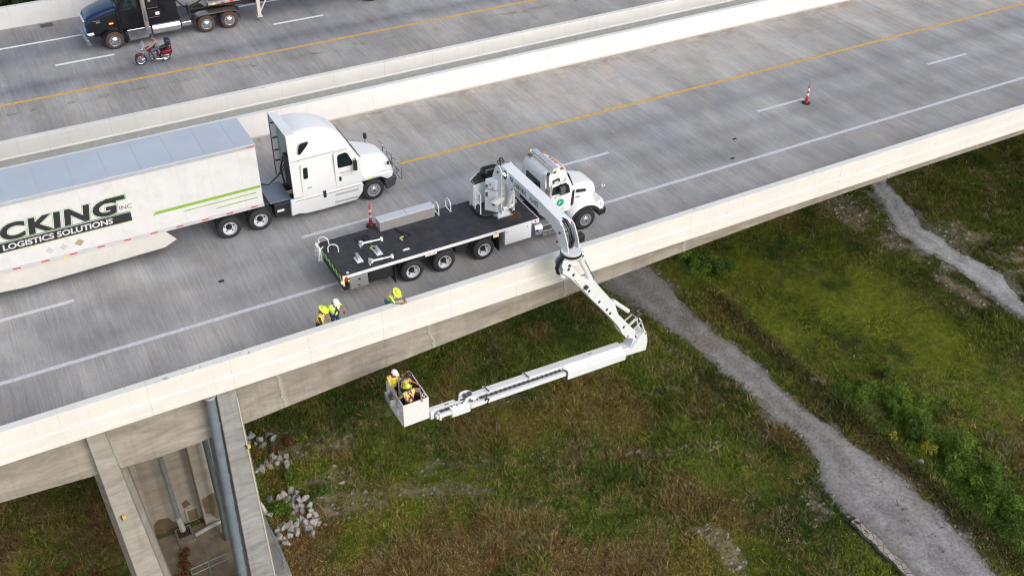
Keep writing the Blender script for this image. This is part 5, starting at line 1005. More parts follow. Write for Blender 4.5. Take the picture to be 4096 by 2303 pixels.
# door, windows
dr = MB(); sidepanel(dr, rpoly([(11.85, 1.12), (12.95, 1.12), (12.98, 2.02), (12.60, 2.80), (11.85, 2.78)], .08), SY0+.004, .012); dr = dr.build('door', M_vw, S, bevel=.004)
gl = MB(); sidepanel(gl, rpoly([(11.98, 2.04), (12.62, 2.04), (12.66, 2.18), (12.46, 2.66), (12.34, 2.72), (12.0, 2.66)], .10), SY0-.0085, .006); gl.build('window', M_glass, dr)
MB().box(12.0, 12.1, SY0-.022, SY0-.0085, 1.42, 1.62).build('handle', M_blk, dr, smooth=False)
mb = MB()
for z_, a_, b_ in ((1.80, 12.02, 12.72), (1.765, 12.05, 12.68), (1.71, 12.05, 12.70), (1.62, 12.15, 12.60)): mb.box(a_, b_, SY0-.0115, SY0-.0085, z_, z_+.022)
mb.build_each('blurred_lettering', mat('faded_letter', (.36, .39, .37), .6), dr, smooth=False)
for nm, poly in (('sleeper_window', [(10.46, 1.92), (10.66, 1.92), (10.68, 2.45), (10.48, 2.45)]), ('roof_window', [(10.36, 3.10), (10.46, 3.10), (10.80, 3.46), (10.86, 3.60), (10.50, 3.58), (10.42, 3.45)])):
    g = MB(); sidepanel(g, rpoly(poly, .07), SY0+.004 if nm == 'sleeper_window' else SY0+.03, .012 if nm == 'sleeper_window' else .018); g.build(nm, M_glass, S)
MB().prism(rpoly([(10.36, 1.80), (10.78, 1.80), (10.82, 2.62), (10.40, 2.62)], .08), 'y', SY0-.002, SY0+.006).build('window_frame', M_vw, S, bevel=.004)
MB().prism(rpoly([(10.36, 1.30), (10.95, 1.30), (10.98, 1.66), (10.38, 1.66)], .08), 'y', SY0-.004, SY0+.006).build('locker_door', M_vw, S, bevel=.004); MB().box(10.58, 10.78, SY0-.008, SY0-.0045, 1.42, 1.50).build('locker_badge', mat('badge_grey_blue', (.33, .42, .52), .4), S, smooth=False)
MB().prism([(9.98, 2.84), (12.52, 2.88), (12.52, 2.892), (9.98, 2.852)], 'y', SY0-.004, SY0+.004).build('belt_seam', M_grey, S, smooth=False)
MB().box(10.35, 10.362, SY0-.004, SY0+.0, 1.1, 2.84).build('panel_seam', mat('seam_light', (.5, .51, .5), .5), S, smooth=False)
MB().box(12.62, 12.78, SY0-.26, SY0-.12, 1.86, 2.32).build('door_mirror', M_blk, S, smooth=False, bevel=.03); MB().tube([(12.78, SY0+.05, 2.3), (12.74, SY0-.18, 2.36), (12.70, SY0-.18, 2.3)], .02, 6).build('mirror_arm', M_blk, S)
MB().box(14.12, 14.26, 7.22, 7.40, 1.72, 1.98).build('hood_mirror', M_blk, S, smooth=False, bevel=.04); MB().tube([(14.0, 6.95, 1.55), (14.18, 7.25, 1.75)], .014, 6).build('mirror_arm', M_blk, S)
mb = MB(); mb.add([(12.74, SY0+.32, 2.80), (13.07, SY0+.16, 2.20), (13.07, SY1-.16, 2.20), (12.74, SY1-.32, 2.80), (12.77, SY0+.30, 2.82), (13.10, SY0+.14, 2.21), (13.10, SY1-.14, 2.21), (12.77, SY1-.30, 2.82)], [(0,1,2,3),(4,5,6,7),(0,1,5,4),(1,2,6,5),(2,3,7,6),(3,0,4,7)]); mb.build('windscreen', M_glass, S)
MB().prism(rpoly([(12.72, 2.70), (13.04, 2.12), (12.94, 2.12), (12.66, 2.66)], .02), 'y', SY0+.0, SY0+.03).build('quarter_trim', M_vw, S)
# hood
mb = MB(); body_loft(mb, [(13.04, 5.0, 7.10, 1.0, 2.18, .22, .05, .16), (13.4, 5.02, 7.08, 1.0, 2.08, .26, .05, .24), (13.9, 5.06, 7.04, .98, 1.96, .30, .06, .32), (14.3, 5.12, 6.98, .9, 1.78, .34, .08, .36), (14.55, 5.22, 6.88, .85, 1.50, .32, .1, .34), (14.68, 5.38, 6.72, .85, 1.15, .2, .1, .2)], 0, 7); mb.build('hood', M_vw, S, angle=55)
MB().prism([(13.0, 1.14), (13.1, 1.30), (14.2, 1.28), (14.48, 1.0), (14.2, .9), (14.06, .98), (13.9, 1.09), (13.54, 1.14), (13.2, 1.09)], 'y', SY0-.02, SY0+.28).build('fender', M_vw, S, bevel=.06, seg=3)
MB().box(13.24, 13.42, SY0-.034, SY0-.021, 1.20, 1.27).build('turn_signal', M_yell, S, smooth=False)
MB().prism([(14.05, .82), (14.50, .98), (14.66, .90), (14.55, .48), (14.15, .38), (14.08, .6)], 'y', SY0+.0, SY1-.0).build('bumper', mat('bumper_charcoal', (.055, .055, .065), .6), S, bevel=.06, seg=3)
MB().prism([(14.22, 1.28), (14.48, 1.20), (14.50, 1.04), (14.24, 1.06)], 'y', SY0+.06, SY0+.2).build('headlight', M_clear, S, bevel=.03); MB().box(14.30, 14.40, 5.10, 5.16, 1.48, 1.62).build('hood_latch', M_blk, S, smooth=False)
MB().box(14.62, 14.70, 5.5, 6.6, .95, 1.3).build('grille', M_grey, S, smooth=False)
mb = MB()
for y_ in (5.0, 5.5, 6.05, 6.6, 7.1): mb.tube([(14.72, y_, .5), (14.90, y_, .62), (14.92, y_, 1.35), (14.74, y_, 1.55)], .028, 6)
for z_ in (.62, .95, 1.3): mb.tube([(14.91, 5.0, z_), (14.91, 7.1, z_)], .028, 6)
mb.build('grille_guard', M_chr, S)
# ================================================================== black truck on the far deck
K = thing('semi_tractor', (9.5, 27.0, 0), 'black and blue semi tractor with chrome tank on the far deck', 'truck')
KY0, KY1 = 25.95, 28.25; M_kb = mat('black_gloss', (.010, .011, .014), .18, var=.1); M_kblue = mat('hood_blue', (.006, .020, .065), .2, var=.1); M_brt = mat('dusty_tyre', (.075, .045, .030), .85, var=.25)
mb = MB(); body_loft(mb, [(7.34, KY0+.12, KY1-.12, 1.05, 2.30, .16, .05, .10), (6.9, KY0+.15, KY1-.15, 1.0, 2.22, .18, .05, .12), (6.2, KY0+.20, KY1-.20, .95, 2.02, .20, .05, .14), (5.82, KY0+.24, KY1-.24, .9, 1.86, .22, .06, .16), (5.66, KY0+.30, KY1-.30, .85, 1.65, .22, .06, .12)], 0, 5); mb.build('hood', M_kblue, K, angle=50)
MB().prism([(5.80, 1.0), (5.84, 1.70), (6.3, 1.86), (7.34, 2.08), (7.34, 1.02), (7.0, 1.15), (6.6, 1.15), (6.3, 1.0)], 'y', KY0+.10, KY0+.18).build('hood_side', M_kb, K, smooth=False, bevel=.02)
mb = MB(); body_loft(mb, [(7.34, KY0+.02, KY1-.02, 1.05, 2.35, .15, .05, .08), (7.62, KY0+.02, KY1-.02, 1.05, 2.95, .2, .05, .16), (7.8, KY0, KY1, 1.0, 3.10, .25, .05, .16), (8.7, KY0, KY1, 1.0, 3.22, .25, .05, .14), (8.72, KY0, KY1, .98, 3.5, .3, .05, .12), (10.55, KY0, KY1, .98, 3.7, .3, .05, .12), (10.6, KY0, KY1, .98, 3.66, .3, .05, .12)], 0, 5); mb.build('cab', M_kb, K, angle=50)
MB().add([(7.36, KY0+.10, 2.32), (7.60, KY0+.22, 2.90), (7.60, KY1-.22, 2.90), (7.36, KY1-.10, 2.32), (7.33, KY0+.10, 2.34), (7.57, KY0+.22, 2.92), (7.57, KY1-.22, 2.92), (7.33, KY1-.10, 2.34)], [(0,1,2,3),(4,5,6,7),(0,1,5,4),(1,2,6,5),(2,3,7,6),(3,0,4,7)]).build('windscreen', mat('green_glass', (.01, .06, .05), .08), K)
d2 = MB(); sidepanel(d2, rpoly([(7.50, 1.15), (8.55, 1.15), (8.55, 2.85), (7.82, 2.85), (7.50, 2.25)], .06), KY0-.001, .012); d2 = d2.build('door', M_kb, K, bevel=.004)
g = MB(); sidepanel(g, rpoly([(7.66, 2.10), (8.45, 2.10), (8.45, 2.72), (7.92, 2.72)], .06), KY0-.014, .006); g.build('window', M_glass, d2)
for poly, nm in ((rpoly([(8.98, 1.95), (9.62, 1.95), (9.62, 2.9), (8.98, 2.9)], .08), 'sleeper_panel'), (rpoly([(8.98, 1.42), (9.75, 1.42), (9.75, 1.86), (8.98, 1.86)], .08), 'locker_door')):
    g = MB(); sidepanel(g, poly, KY0-.001, .012); o = g.build(nm, M_kb, K, bevel=.004)
    cx0, cz0 = min(p[0] for p in poly), min(p[1] for p in poly); MB().box(cx0+.02, cx0+.6, KY0-.02, KY0-.0135, cz0+.02, cz0+.04).build('trim', M_chr, o, smooth=False)
MB().box(9.38, 9.60, KY0-.02, KY0-.0135, 1.55, 1.72).build('label_plate', M_clear, K, smooth=False); MB().box(9.1, 9.24, KY0-.02, KY0-.0135, 2.35, 2.62).build('sleeper_window', mat('grey_window', (.3, .31, .33), .2), K, smooth=False)
MB().box(6.2, 6.42, KY0+.085, KY0+.099, 1.60, 1.68).build('badge', M_chr, K, smooth=False); MB().box(6.05, 6.40, KY0+.085, KY0+.099, 1.72, 1.75).build('badge', M_chr, K, smooth=False)
MB().box(6.86, 7.08, KY0+.04, KY0+.099, 1.44, 1.50).build('turn_signal', M_amb, K, smooth=False)
rings = []
for i in range(11):
    a = rad(205-i*215/10); rings.append([(6.95-.72*math.cos(a)*1, KY0-.03, .50+.66*math.sin(a)), (6.95-.72*math.cos(a), KY0+.30, .50+.70*math.sin(a)), (6.95-.62*math.cos(a), KY0+.30, .50+.58*math.sin(a)), (6.95-.62*math.cos(a), KY0-.03, .50+.56*math.sin(a))])
MB().loft(rings).build('fender', M_kb, K, angle=55)
MB().prism([(5.50, .42), (5.44, .78), (5.62, .84), (5.75, .44)], 'y', KY0+.0, KY1-.0).build('bumper', mat('bumper_steel', (.20, .24, .28), .3, .6), K, bevel=.04)
MB().box(5.60, 5.70, KY0+.5, KY1-.5, .9, 1.7).build('grille', M_chr, K, smooth=False, bevel=.02); MB().prism([(5.70, .98), (5.60, 1.08), (5.95, 1.14), (6.0, 1.0)], 'y', KY0+.05, KY0+.2).build('headlight', M_clear, K, bevel=.02)
MB().cyl((8.78, KY0-.16, .95), (8.78, KY0-.16, 3.9), .13, n=20).build('exhaust_stack', mat('stack_worn', (.50, .42, .36), .35, .7, var=.15), K); MB().cyl((8.78, KY0-.16, 1.4), (8.78, KY0-.16, 2.2), .145, n=20).build('heat_shield', M_chr, K)
MB().cyl((9.05, KY0+.16, .74), (10.62, KY0+.16, .74), .31, n=28).build('fuel_tank', M_chr, K, bevel=.03)
MB().box(10.70, 11.25, KY0+.0, KY0+.4, .62, .86).build('step_box', M_chr, K, smooth=False, bevel=.03)
st_ = MB().prism([(7.75, .36), (7.70, .98), (8.98, .98), (8.98, .40)], 'y', KY0-.06, KY0+.3).build('cab_step', M_chr, K, smooth=False, bevel=.02); MB().box(8.15, 8.60, KY0-.072, KY0-.061, .58, .80).build('step_recess', M_grey, st_, smooth=False)
MB().box(6.0, 14.2, 26.6, 26.78, .62, .9).box(6.0, 14.2, 27.4, 27.58, .62, .9).box(10.7, 11.4, 26.3, 27.8, .7, 1.1).build('chassis', M_blk, K, smooth=False)
wheel(K, 6.95, KY0-.03, .50, .28, -1, False, 'chrome', M_brt, rr=.62)
for x in (12.07, 13.40): wheel(K, x, KY0-.03, .50, .24, -1, True, 'chrome', M_brt, rr=.60)
mbw = MB()
for x in (6.95, 12.07, 13.40): mbw.lathe([(.28, 0), (.46, .01), (.50, .05), (.50, .25), (.46, .29), (.28, .29)], (x, 27.85, .50), 'y', 20)
mbw.build_each('tyre', M_brt, K, angle=50)
M_fend = mat('fender_steel', (.48, .43, .38), .25, .9, var=.1); rings = []
arcp = [(11.36, .50), (11.40, .80), (11.58, 1.02), (11.85, 1.10), (12.7, 1.10), (13.55, 1.10), (13.85, 1.02), (14.02, .80), (14.06, .45)]
for x_, z_ in arcp: rings.append([(x_, KY0-.09, z_-.03), (x_, KY0-.05, z_), (x_, KY0+.52, z_+.02), (x_, KY0+.52, z_-.0), (x_, KY0-.04, z_-.03)])
MB().loft(rings).build('rear_fender', M_fend, K, angle=50)
MB().box(11.3, 11.4, KY0+.55, KY0+1.0, .9, 1.5).tube([(10.7, 27.0, 1.9), (11.2, 27.0, 1.3), (12.0, 27.1, 1.4), (12.4, 27.1, 1.6)], .05, 6).build('air_lines', M_hose, K)
KT = thing('flatbed_trailer', (17, 27.1, 0), 'grey flatbed trailer on raised landing legs behind the black truck', 'trailer')
MB().box(12.35, 24.5, 25.98, 28.25, 1.52, 1.66).build('trailer_deck', mat('flatbed_grey', (.42, .40, .40), .5, .4, var=.2), KT, smooth=False, bevel=.01)
MB().prism([(12.4, 1.5), (12.4, 1.3), (14.6, 1.05), (24.4, .95), (24.4, 1.5)], 'y', 26.5, 26.65).prism([(12.4, 1.5), (12.4, 1.3), (14.6, 1.05), (24.4, .95), (24.4, 1.5)], 'y', 27.5, 27.65).build('beam', M_blk, KT, smooth=False)
for x_ in (12.55, 13.1, 13.6, 14.1): MB().box(x_, x_+.2, 25.955, 25.979, 1.55, 1.62).build('reflector', M_red if x_ > 12.6 else M_amb, KT, smooth=False)
MB().box(15.12, 15.32, 26.0, 26.2, .40, 1.5).box(15.06, 15.38, 25.94, 26.26, .33, .39).bar((15.3, 26.1, .6), (15.85, 26.1, 1.5), .07, .07).build('landing_leg', mat('leg_cream', (.62, .58, .50), .5), KT, smooth=False)
for x_ in (22.3, 23.6): wheel(KT, x_, 26.0, .50, .24, -1, True, 'chrome', M_brt, rr=.60)
MB().box(12.6, 14.4, 26.4, 27.9, 1.66, 1.9).ball((12.9, 26.4, 1.8), .28, 8, 0, (1.8, 1, .6)).build('strapped_load', mat('load_mixed', (.30, .32, .34), .5, .2, var=.6, vs_=3), KT, smooth=False)
# ================================================================== people
SKIN = mat('skin', (.42, .20, .13), .6, var=.06)
def person(loc, face, label, head=None, lean=0.0, handR=None, handL=None, shirt=(.05,.05,.06), sleeve=None, legs=(.07,.11,.18), vest='lime', hat=(.72,.80,.05), brim=True, head_pitch=.35, head_yaw=0.0, scale=1.0, gloves=None, elbR=None, elbL=None, sit=False, feet=None, harness=False, hatname='hard_hat', longsleeve=False, tors_tw=0.0):
    """loc: world floor point under the hips. face: heading angle (0 = +x). hands given in world coordinates."""
    t = thing('person', loc, label, 'person'); L = Vector(loc); s = scale
    f = Vector((math.cos(face), math.sin(face), 0)); r = Vector((math.sin(face), -math.cos(face), 0)); u = Vector((0, 0, 1))
    hipz = (.93 if not sit else .0)*s
    H = L+u*hipz; ud = (u*math.cos(lean)+f*math.sin(lean)).normalized(); fd = (f*math.cos(lean)-u*math.sin(lean)).normalized()
    if tors_tw: q = Matrix.Rotation(tors_tw, 3, 'Z'); fd = q @ fd; ud = q @ ud; r2 = q @ r
    else: r2 = r
    chest = H+ud*.34*s; neck = H+ud*.50*s; hd = (fd*math.cos(head_pitch)-ud*math.sin(head_pitch)).normalized(); hd = Matrix.Rotation(head_yaw, 3, ud) @ hd
    hu = (ud-hd*ud.dot(hd)).normalized(); hr = hd.cross(hu)
    headc = neck+ud*.072*s+hu*.08*s+hd*.03*s
    mb = MB(); SEG = []
    def cap(a, b, ra, rb, reg):
        a, b = Vector(a), Vector(b); mb.cyl(a, b, ra*s, rb*s, n=14); mb.ball(a, ra*s, 7); mb.ball(b, rb*s, 7); SEG.append((a, b, (ra+rb)/2*s, reg))
    cap(H+r2*.07*s, H-r2*.07*s, .125, .125, 'pelvis'); cap(H+ud*.05*s, H+ud*.20*s, .135, .135, 'torso')
    cap(H+ud*.20*s+r2*.05*s, chest+r2*.09*s, .12, .115, 'torso'); cap(H+ud*.20*s-r2*.05*s, chest-r2*.09*s, .12, .115, 'torso')
    cap(chest+r2*.10*s, chest-r2*.10*s, .115, .115, 'torso'); cap(neck-ud*.08*s+r2*.13*s, neck-ud*.08*s-r2*.13*s, .075, .075, 'torso')
    cap(neck-ud*.04*s, neck+ud*.07*s, .058, .055, 'neck')
    cap(headc+hu*.02*s-hd*.01*s, headc-hu*.02*s+hd*.01*s, .092, .085, 'head'); cap(headc-hu*.06*s+hd*.03*s, headc-hu*.085*s+hd*.055*s, .06, .045, 'head')
    cap(headc+hd*.085*s-hu*.005*s, headc+hd*.108*s-hu*.028*s, .012, .016, 'head')
    for q in (1, -1): cap(headc+hr*.088*q*s-hu*.01*s, headc+hr*.092*q*s-hu*.035*s, .018, .014, 'head')
    # legs
    for q, k in ((1, 0), (-1, 1)):
        hp = H+r*.09*q*s-u*.03*s
        if feet: ft = Vector(feet[k]); 
        else: ft = L+r*.12*q*s+f*(.04*q)*s
        an = ft+u*.08*s
        if sit: kn = Vector(sit[k])
        else: kn = (hp+an)/2+f*.04*s
        cap(hp, kn, .09, .062, 'leg'); cap(kn, an, .06, .042, 'leg'); cap(an-u*.03*s, an-u*.035*s+f*.15*s, .045, .038, 'shoe')
    # arms and hands
    fingers = MB()
    for q, hand, elb in ((1, handR, elbR), (-1, handL, elbL)):
        sh = neck-ud*.075*s+r2*.19*q*s
        if hand is None: hand = sh-u*.52*s+f*.12*s+r*.06*q*s
        hand = Vector(hand); L1, L2 = .29*s, .26*s; d = hand-sh; D = min(d.length, (L1+L2)*.995); dn = d.normalized(); hand = sh+dn*D
        a = (L1*L1-L2*L2+D*D)/(2*D); h_ = math.sqrt(max(0, L1*L1-a*a)); pole = Vector(elb) if elb is not None else (r*q*.6-u-f*.3); pole = (pole-dn*pole.dot(dn)).normalized()
        el = sh+dn*a+pole*h_; fa = (hand-el).normalized(); reg = 'armR' if q > 0 else 'armL'
        cap(sh, el, .056, .044, reg+'u'); cap(el, hand, .042, .029, reg+'l')
        side = fa.cross(u) if abs(fa.dot(u)) < .9 else fa.cross(f); side.normalize(); nrm = side.cross(fa).normalized()
        cap(hand+fa*.02*s, hand+fa*.075*s, .030, .030, 'hand'); cap(hand+fa*.03*s+side*.018*s, hand+fa*.08*s+side*.022*s, .022, .020, 'hand'); cap(hand+fa*.03*s-side*.018*s, hand+fa*.08*s-side*.022*s, .022, .020, 'hand')
        for i, (o_, ln) in enumerate(((.030, .060), (.010, .070), (-.010, .066), (-.029, .052))):
            b0 = hand+fa*.088*s+side*o_*s; b1 = b0+(fa*.75-nrm*.35).normalized()*ln*.5*s; b2 = b1+(fa*.45-nrm*.8).normalized()*ln*.5*s; fingers.tube([b0-fa*.02*s, b0, b1, b2], [.0098*s, .0095*s, .009*s, .0075*s], 7)
        tb0 = hand+fa*.03*s+side*.035*s*(1); tb1 = tb0+(fa*.6+side*.7).normalized()*.035*s; fingers.tube([tb0-side*.01*s, tb0, tb1, tb1+(fa*.9+side*.2).normalized()*.03*s], [.013*s, .012*s, .011*s, .009*s], 7)
    ob = mb.build('body_tmp', SKIN, t); rm = ob.modifiers.new('r', 'REMESH'); rm.mode = 'VOXEL'; rm.voxel_size = .014*s
    sm = ob.modifiers.new('s', 'SMOOTH'); sm.iterations = 4; sm.factor = .5
    dg = bpy.context.evaluated_depsgraph_get(); dg.update(); me = bpy.data.meshes.new_from_object(ob.evaluated_get(dg)); bpy.data.objects.remove(ob); me.name = 'body'
    nv = len(me.vertices); co = np.empty(nv*3); me.vertices.foreach_get('co', co); co = co.reshape(-1, 3)+np.array(loc)
    npoly = len(me.polygons); pc = np.empty(npoly*3); me.polygons.foreach_get('center', pc); pc = pc.reshape(-1, 3)+np.array(loc)
    best = np.full(npoly, 1e9); reg = np.zeros(npoly, int); names = []
    for i, (a, b, rr, nm) in enumerate(SEG):
        names.append(nm); a_ = np.array(a); ab = np.array(b)-a_; tt = np.clip(((pc-a_)@ab)/(ab@ab+1e-9), 0, 1); dd = np.linalg.norm(pc-a_-tt[:, None]*ab, axis=1)-rr; k = dd < best; best[k] = dd[k]; reg[k] = i
    key = '%02x%02x%02x' % tuple(int(c*255) for c in shirt); mS = mat('shirt_'+key, shirt, .85, var=.15, vs_=9); kl = '%02x%02x%02x' % tuple(int(c*255) for c in legs); mL = mat('trousers_'+kl, legs, .9, var=.2, vs_=8)
    me.materials.clear()
    for m_ in (SKIN, mS, mL, mat('boot_leather', (.05, .035, .022), .7)): me.materials.append(m_)
    cls = {'pelvis': 2, 'torso': 1, 'neck': 0, 'head': 0, 'leg': 2, 'shoe': 3, 'armRu': 1, 'armLu': 1, 'armRl': 1 if longsleeve else 0, 'armLl': 1 if longsleeve else 0, 'hand': 0}
    mi = np.array([cls[names[i]] for i in reg], dtype=np.int32); me.polygons.foreach_set('material_index', mi); me.polygons.foreach_set('use_smooth', [True]*npoly)
    # fingers join the same mesh
    bo = bpy.data.objects.new('body', me); COL.objects.link(bo); bo.parent = t
    import bmesh
    fo = fingers.build('f', SKIN, t); bm = bmesh.new(); bm.from_mesh(me); bm.from_mesh(fo.data); bm.to_mesh(me); bm.free(); bpy.data.objects.remove(fo)
    # vest: torso faces pushed out, with reflective stripes
    if vest:
        names_a = np.array(names)[reg]; isT = (names_a == 'torso'); isS = np.zeros(npoly, bool)
        rel = pc-np.array(H); uu = rel@np.array(ud); vv = rel@np.array(r2); ff = rel@np.array(fd)
        isT &= (uu > -.05*s) & (uu < .50*s) & ~((uu > .44*s) & (np.abs(vv) < .07*s))
        shl = (np.char.endswith(names_a, 'u')) & (np.abs(vv) < .225*s); isT |= shl
        idx = np.nonzero(isT)[0]; vmap = {}; vs2 = []; fs2 = []; ms = []
        nrmv = np.empty(nv*3); me2 = bo.data; nall = len(me2.vertices); nn = np.empty(nall*3); me2.vertices.foreach_get('normal', nn); nn = nn.reshape(-1, 3)
        call = np.empty(nall*3); me2.vertices.foreach_get('co', call); call = call.reshape(-1, 3)
        for i in idx:
            pv = list(me2.polygons[i].vertices); fv = []
            for v in pv:
                if v not in vmap: vmap[v] = len(vs2); vs2.append(tuple(call[v]+nn[v]*.013*s))
                fv.append(vmap[v])
            fs2.append(fv); a, b = abs(vv[i])/s, uu[i]/s
            m_ = 0
            if vest != 'shirt':
                if (.070 < a < .180) and b > .12: m_ = 2 if .106 < a < .142 else 1
                if .08 < b < .18: m_ = 2 if .112 < b < .150 else 1
            else:
                if (.085 < a < .135) or .10 < b < .15: m_ = 2
            ms.append(m_)
        mv = bpy.data.meshes.new('vest'); mv.from_pydata(vs2, [], fs2); mv.materials.append(mat('vest_lime', (.60, .88, .03), .7, var=.10, vs_=9)); mv.materials.append(mat('vest_orange', (.85, .22, .05), .7)); mv.materials.append(mat('vest_silver', (.66, .66, .70), .4, .0))
        mv.polygons.foreach_set('material_index', ms); mv.polygons.foreach_set('use_smooth', [True]*len(ms)); vo = bpy.data.objects.new('vest', mv); COL.objects.link(vo); vo.parent = t
        so_ = vo.modifiers.new('t', 'SOLIDIFY'); so_.thickness = .006; so_.offset = 1
    if harness:
        hb = MB()
        for q in (1, -1): hb.tube([H+ud*.08*s+fd*.16*s*harness+r2*.10*q*s, chest+fd*.165*harness*s+r2*.02*q*s, neck-ud*.02*s+r2*.09*-q*s+fd*.06*harness*s], .018*s, 6)
        hb.tube([chest+fd*.17*harness*s+r2*.07*s-ud*.05*s, chest+fd*.175*harness*s-ud*.06*s, chest+fd*.17*harness*s-r2*.07*s-ud*.05*s], .028*s, 6)
        hb.tube([H+ud*.03*s+fd*.155*s*math.cos(a_)+r2*.175*s*math.sin(a_) for a_ in [2*math.pi*k/16 for k in range(17)]], .022*s, 6); hb.build('harness', mat('harness_black', (.018, .018, .022), .6), t)
    # hard hat
    if hat is not None:
        kh = '%02x%02x%02x' % tuple(int(c*255) for c in hat); mh = mat('helmet_'+kh, hat, .28, var=.02)
        c0 = headc+hu*.045*s; mtx = Matrix(((hr.x, hd.x, hu.x, c0.x), (hr.y, hd.y, hu.y, c0.y), (hr.z, hd.z, hu.z, c0.z), (0, 0, 0, 1)))
        hm = MB(); prof = [(.118, 0), (.118, .02), (.112, .05), (.097, .08), (.070, .105), (.035, .120), (.001, .124)]; n_ = 24; base = []
        pf_ = ([(.186, -.016), (.188, -.010)] if brim == 'full' else [(.124, -.008), (.125, 0)])+prof
        for rr, hh in pf_:
            for j in range(n_):
                a = 2*math.pi*j/n_; x, y = rr*math.cos(a)*.93, rr*math.sin(a)*1.08
                if brim != 'full' and hh <= 0 and math.sin(a) > .2: y += .055*(math.sin(a)-.2)
                base.append(mtx @ Vector((x*s, y*s, hh*s)))
        fcs = [(i*n_+j, i*n_+(j+1) % n_, (i+1)*n_+(j+1) % n_, (i+1)*n_+j) for i in range(len(pf_)-1) for j in range(n_)]+[tuple(range(n_-1, -1, -1)), tuple(range((len(pf_)-1)*n_, len(pf_)*n_))]
        hm.add(base, fcs)
        for q in (-.03, 0, .03): hm.tube([mtx @ Vector((q*s, y*s, z*s)) for y, z in ((-.10, .065), (-.06, .105), (0, .126), (.06, .107), (.10, .07))], .006*s, 5)
        hm.build(hatname, mh, t, angle=50)
    eb = MB()
    for q in (1, -1): eb.ball(headc+hd*.083*s+hr*.033*q*s+hu*.012*s, .011*s, 6)
    eb.build_each('eye', mat('eye_dark', (.03, .02, .02), .3), t)
    MB().tube([headc+hd*.092*s-hu*.052*s+hr*.022*s, headc+hd*.098*s-hu*.054*s, headc+hd*.092*s-hu*.052*s-hr*.022*s], .005*s, 5).build('mouth', mat('lip', (.28, .10, .08), .6), t)
    hh_ = MB(); ring = []
    for k in range(13): a = rad(150+k*20); ring.append(headc+hr*(.094*math.cos(a))*s+hd*(.10*math.sin(a))*s+hu*(-.005)*s)
    [hh_.tube([p+hu*dz_*s for p in ring[2:-2]], .022*s, 6) for dz_ in (0, -.03, -.06)]; hh_.build('hair', mat('hair_brown', (.05, .03, .018), .8), t)
    return t
LIME = (.66, .80, .06); WHT = (.82, .82, .84)
person((8.72, -2.86, 0), rad(-78), 'man with white hard hat, black chest harness and jeans standing by the parapet', lean=.12, shirt=(.60, .88, .03), vest='shirt', hat=WHT, brim='cap', head_pitch=.62, head_yaw=.1, handR=(8.42, -2.78, .95), handL=(9.02, -2.98, 1.16), harness=1, legs=(.05, .10, .17))
o_ = MB().box(9.02, 9.08, -3.02, -2.94, .90, 1.05).build('tool_pouch', mat('pouch_red', (.45, .02, .03), .6), smooth=False, bevel=.01); tag(o_, 'red tool pouch at the hip of the man in the white hard hat', 'pouch')
person((8.05, -3.10, 0), rad(-32), 'man in lime hard hat and brown sleeves leaning forward beside the white hard hat', lean=.22, shirt=(.060, .025, .025), hat=LIME, brim='full', head_pitch=.45, handR=(8.30, -3.30, .98), handL=(8.42, -3.0, 1.0), legs=(.03, .035, .05))
person((10.78, -3.02, 0), rad(-62), 'man with lime hard hat and blue shirt leaning his arms on top of the parapet', lean=.62, shirt=(.05, .36, .60), hat=LIME, brim='full', head_pitch=.25, handR=(11.02, -3.66, 1.12), handL=(11.22, -3.56, 1.12), elbR=(-.4, -.2, -1), elbL=(.6, .3, -.8), legs=(.05, .22, .38), feet=((10.68, -2.92, 0), (10.88, -2.98, 0)))
FB = BZ0+.042
person((10.10, -4.66, FB), rad(-95), 'man with white hard hat, orange and lime vest, at the far corner of the basket', lean=.08, shirt=(.05, .05, .06), hat=WHT, brim='cap', head_pitch=.35, head_yaw=.7, handR=(9.94, -5.16, -1.52), handL=(10.62, -4.72, -1.28), legs=(.025, .028, .035), vest='lime')
person((10.36, -5.03, FB), rad(-25), 'man with black helmet and grey shirt working at the controls inside the basket', lean=.18, shirt=(.16, .14, .13), longsleeve=False, hat=(.022, .024, .030), brim='cap', head_pitch=.55, handR=(10.72, -5.42, -1.55), handL=(10.80, -5.18, -1.50), legs=(.022, .025, .032), harness=-1, hatname='helmet')
person((10.27, -5.70, FB), rad(95), 'man with lime hard hat seen from behind, hands on the near basket edge', lean=.0, scale=.97, shirt=(.17, .15, .12), hat=LIME, brim='full', head_pitch=.35, handR=(10.66, -5.94, -1.56), handL=(9.76, -5.50, -1.52), legs=(.03, .035, .045), harness=-1, elbR=(.5, -.2, -.3), elbL=(-.5, .2, -.3))
# grey tub hung on the basket rim
tb_ = thing('tool_tub', (9.74, -5.25, -2.0), 'grey plastic tub of tools hung on the outside of the basket', 'tub'); x0, x1, y0, y1, z0, z1 = 9.60, 9.86, -5.50, -4.98, -1.92, -1.60
MB().box(x0, x0+.02, y0, y1, z0, z1).box(x1-.02, x1, y0, y1, z0, z1).box(x0+.02, x1-.02, y0, y0+.02, z0, z1).box(x0+.02, x1-.02, y1-.02, y1, z0, z1).box(x0+.02, x1-.02, y0+.02, y1-.02, z0, z0+.02).build('tub', mat('tub_grey', (.30, .30, .31), .6), tb_, smooth=False, bevel=.01)
MB().box(9.65, 9.80, -5.42, -5.10, z0+.03, z0+.2).build('tools', mat('tools_dark', (.08, .06, .045), .7, var=.6, vs_=20), tb_, smooth=False, bevel=.02)
o_ = MB().prism([(9.86, -1.66), (9.95, -1.56), (10.0, -1.72), (9.93, -1.86), (9.84, -1.80)], 'y', -5.22, -5.06).build('cloth_rag', mat('rag_blue', (.40, .52, .72), .8, var=.25, vs_=12), bevel=.03); tag(o_, 'pale blue rag hanging at the basket rim beside the grey tub', 'rag')

